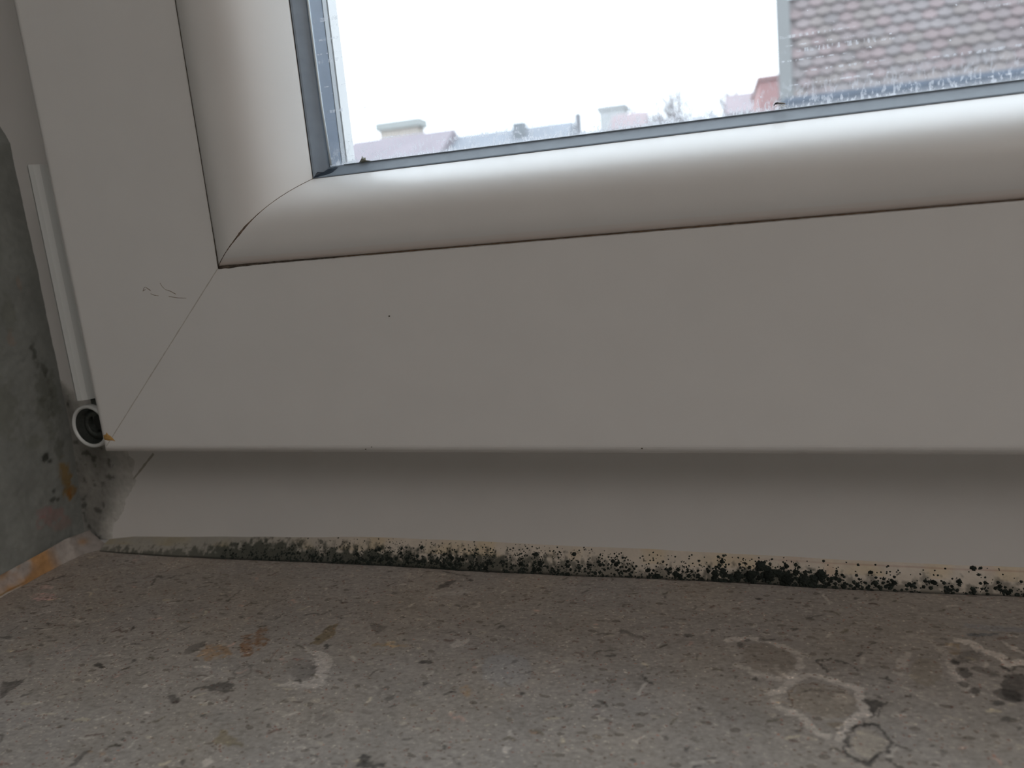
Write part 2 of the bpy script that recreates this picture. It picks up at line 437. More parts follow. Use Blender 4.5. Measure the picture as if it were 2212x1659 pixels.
# ---- grime in the joints (dark line round the bead, thick at the corner)
mb = MB(); n = 260
pts = line_pts((XB-.0004, ZB-.0002), (.40, ZB-.0002), n)
wd = []
for i, (x, z) in enumerate(pts):
    t = x - XB
    w_ = .00022 + .00085*max(0, 1-t/.012) + .0003*max(0, 1-t/.03) + .00018*max(0, vnoise(x, 0, 90, 3)-.5)
    wd.append(w_)
ribbon(mb, pts[:34], wd[:34], -.00005, .0001, (1,.95,.9), .5, 4)
ribbon(mb, pts[33:], wd[33:], -.00005, .0001, (2.0,1.55,1.2), .6, 4)
pts = line_pts((XB-.0002, ZB-.0004), (XB-.0002, .34), 220)
ribbon(mb, pts, [.00017+.00035*max(0, 1-(z-ZB)/.012)+.0001*max(0, vnoise(z, 0, 120, 5)-.5) for x, z in pts], -.00005, .0001, (1,1,1), .4, 5)
# knot of dirt in the corner
for k in range(14): mb.ball((XB+.0003+rng.random()*.0012, -.0001, ZB-.0002+rng.random()*.0006), (.0004, .00015, .0003), 7, (.9,.8,.75))
part(mb, 'joint_dirt', M['dirt'], sash)
# grime along the bead mitre, following the bulge
def bead_y(s2):
    return bead_curve(max(.012, s2))
mb = MB(); pts = [(XB+s2*BWX, ZB+s2*BWZ) for s2 in np.linspace(.02, 1, 90)]
ribbon(mb, pts, [.00016+.0004*math.exp(-((s2-.42)/.13)**2)+.00012*vnoise(s2, 0, 40, 8) for s2 in np.linspace(.02, 1, 90)],
       lambda x, z: bead_y((x-XB)/BWX)-.00003, .00003, (1.6,1.4,1.3), .5, 6)
part(mb, 'mitre_dirt', M['dirt'], sash)
# faint rose-brown bloom on the bead's lower lip
# ---- gasket
mb = MB()
gp = [(0, .0128), (.0, .0131), (.12, .0134), (.3, .0142), (.55, .0153), (.8, .0164), (.93, .0169), (1.0, .0171), (1.0, .0175), (0, .0175), (0,.0128)]
x0, z0, x1, z1 = XG, ZG, SR-TB-BWX, ST-TB*KZ-BWZ
for s_ in SIDES:
    P = []
    for s2, y in gp:
        tx, tz = s2*GW_X, s2*GW_Z
        a = (x0+tx, z0+tz); b = (x1-tx, z0+tz); c_ = (x1-tx, z1-tz); d = (x0+tx, z1-tz)
        p, q = {'bottom': (a, b), 'right': (b, c_), 'top': (c_, d), 'left': (d, a)}[s_]
        P.append([(p[0]+(q[0]-p[0])*k/4, y, p[1]+(q[1]-p[1])*k/4) for k in range(5)])
    mb.grid(np.array(P))
gasket = part(mb, 'gasket', M['gasket'], sash, False)
mb = MB()
mb.tube([(x0+GW_X+.0000+(.0012*(1-min(1,(z-.126)/.03))**2)*.6, .0164, z) for z in np.linspace(.1262, ST-.12, 60)], .00036, 8, (2.9,2.7,2.4))  # pale tubes paint in the gasket edge's highlight along the glass
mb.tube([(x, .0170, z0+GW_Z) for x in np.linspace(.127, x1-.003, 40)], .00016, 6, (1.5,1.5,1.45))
part(mb, 'gasket_highlight', M['gasket'], sash, True)
# black grime on the gasket corner
mb = MB()
poly = [(117.9,123.0),(118.2,123.9),(119.3,124.6),(120.4,124.3),(121.3,124.6),(122.0,125.2),(122.9,125.5),(124.2,125.7),(125.2,125.3),(124.8,124.6),(124.4,123.9),(122.6,123.3),(120.5,123.0)]
def lump(mb, poly, yf_, h, c, rings=3, seed=1, jit=.12):
    """low dome over a polygon of (x,z) in mm; yf_(x,z) gives the surface"""
    r_ = random.Random(seed); cx = sum(p[0] for p in poly)/len(poly); cz = sum(p[1] for p in poly)/len(poly)
    P = []
    for k in range(rings+1):
        f = 1 - k/rings
        row = []
        for (x, z) in poly:
            j = 1+jit*(r_.random()-.5)
            xx = (cx+(x-cx)*f*j)/1000; zz = (cz+(z-cz)*f*j)/1000
            row.append((xx, yf_(xx, zz) - h*(1-f**2)*(1 if k else 0)*(1+.3*(r_.random()-.5)), zz))
        P.append(row)
    mb.grid(np.array(P).transpose(1,0,2), None if c is None else np.tile(np.array(c,float),(len(poly)*(rings+1),1)), closed_u=True)
def gask_y(x, z): return .0131 + .004*min(1, max(0, min((z-ZG)/GW_Z, (x-XG)/GW_X))) - .0001
lump(mb, poly, gask_y, .0003, (.10,.13,.17), 3, 2)
part(mb, 'grime_patch', M['gasket'], sash)
# ---- double glazing
def pane(y, name, mat, par):
    mb = MB(); mb.add([(XG+.001, y, ZG+.001), (x1-.001, y, ZG+.001), (x1-.001, y, z1-.001), (XG+.001, y, z1-.001)], [(0,1,2,3)])
    return part(mb, name, mat, par)
pane(.01712, 'pane', M['glass'], sash); pane(.0275, 'pane', M['glass2'], sash)
def ring(name, mat, xe, ze, ya, yb, tk=.006):
    mb = MB(); R_ = (xe-tk, ze-tk, (XG-xe)+x1+0+tk, (ZG-ze)+z1+tk)
    for s_ in SIDES: member(mb, s_, R_, [(0, ya), (tk, ya), (tk, yb), (0, yb), (0, ya)])
    return part(mb, name, mat, sash)
ring('spacer_bar', M['spacer'], XG+.0034, ZG+.002, .0178, .0248)
ring('butyl_seal', M['spacer_pale'], XG+.0036, ZG+.002, .0249, .0272)
ring('outer_flange', M['pvc_out'], XG+.0038, ZG+.002, .0278, .0330, .03)
# ---- scuffs and hairs on the sash
mb = MB()
for s2 in [[(63.4,94.5),(64.0,95.4),(64.6,95.7),(65.4,95.2),(66.3,94.5)], [(63.6,94.6),(64.5,95.0)], [(66.1,93.6),(67.5,93.0),(68.9,92.8)], [(70.2,96.6),(70.8,95.4),(71.7,94.5),(73.5,93.9),(75.2,92.9)], [(72.5,92.4),(75.5,91.8),(78.7,91.5)]]:
    ribbon(mb, [(a/1000, b/1000) for a, b in s2], .00022, -.00001, .00002, (3.2,3.2,3.2), .8, 9)
part(mb, 'scuff_mark', M['dirt'], sash)
# ---- hinge side: sleeve, pin, corner bearing
hinge = empty('hinge', (.0215, .010, .06), window); hinge.location = Vector((.0215, .010, .06)) - window.location
def hpart(mb, name, mat, smooth=False):
    o = mb.build(name, mat, hinge, smooth); o.location = -Vector((.0215, .010, .06)); return o
mb = MB()
# sleeve: rounded bar with a flat flange towards the sash
prof = [(.0208,.0185),(.0205,.012),(.0208,.0085),(.0218,.0062),(.0234,.0052),(.0250,.0056),(.0262,.0068),(.0268,.0088),(.0300,.0098),(.0345,.0100),(.0345,.0185)]
zz = [.0597, .0600] + list(np.linspace(.061, .1345, 12)) + [.1358, .1362]
P = np.array([[((x-.027)*(1 if 0<i<len(zz)-1 else .97)+.027, y, z) for (x, y) in prof] for i, z in enumerate(zz)])
mb.grid(P, flip=True)
for zi in (0, len(zz)-1):
    row = P[zi]; f = list(range(len(prof))); mb.add(row, [f if zi else f[::-1]])
hpart(mb, 'hinge_sleeve', M['plastic'], False)
mb = MB(); mb.lathe([(0,-.0002),(.0012,-.0002),(.0013,.0004)], (.0296, .0096, .0645), 'y', 20)
hpart(mb, 'screw_plug', M['dark_metal'])
mb = MB()
for z_, x_ in ((.1275,.0288),(.1312,.0282),(.0838,.0300)): mb.ball((x_, .0099, z_), (.0007,.0002,.0012), 8, (2.2,1.9,1.7))
hpart(mb, 'dirt_spot', M['dirt'])
mb = MB(); mb.box((.0242,.0095,.0548),(.0330,.0165,.0596)); mb.box((.0242,.009,.050),(.0300,.0165,.0549))
hpart(mb, 'hinge_pin', M['dark_metal'])
# corner bearing: white cup open towards the room with a dark bush and its hole
BX, BZ = .0234, .0500
mb = MB(); mb.lathe([(.0074,.0188),(.0076,.009),(.0075,.0078),(.0071,.0074),(.0065,.0076),(.0063,.0081)], (BX, 0, BZ), 'y', 56)
hpart(mb, 'bearing_cup', M['plastic'], True)
mb = MB(); mb.lathe([(.0063,.0150),(.00628,.0082),(.0060,.0118),(.0050,.0104),(.0032,.0098),(.0030,.0104),(.0030,.0150),(0,.0150)], (BX, 0, BZ), 'y', 48)
hpart(mb, 'bearing_bush', M['dark_metal'], True)
mb = MB(); mb.lathe([(.0030,.0098),(.0028,.0090),(0,.0089)], (BX+.0036, 0, BZ+.0012), 'y', 32); hpart(mb, 'bolt_hole', M['black'])

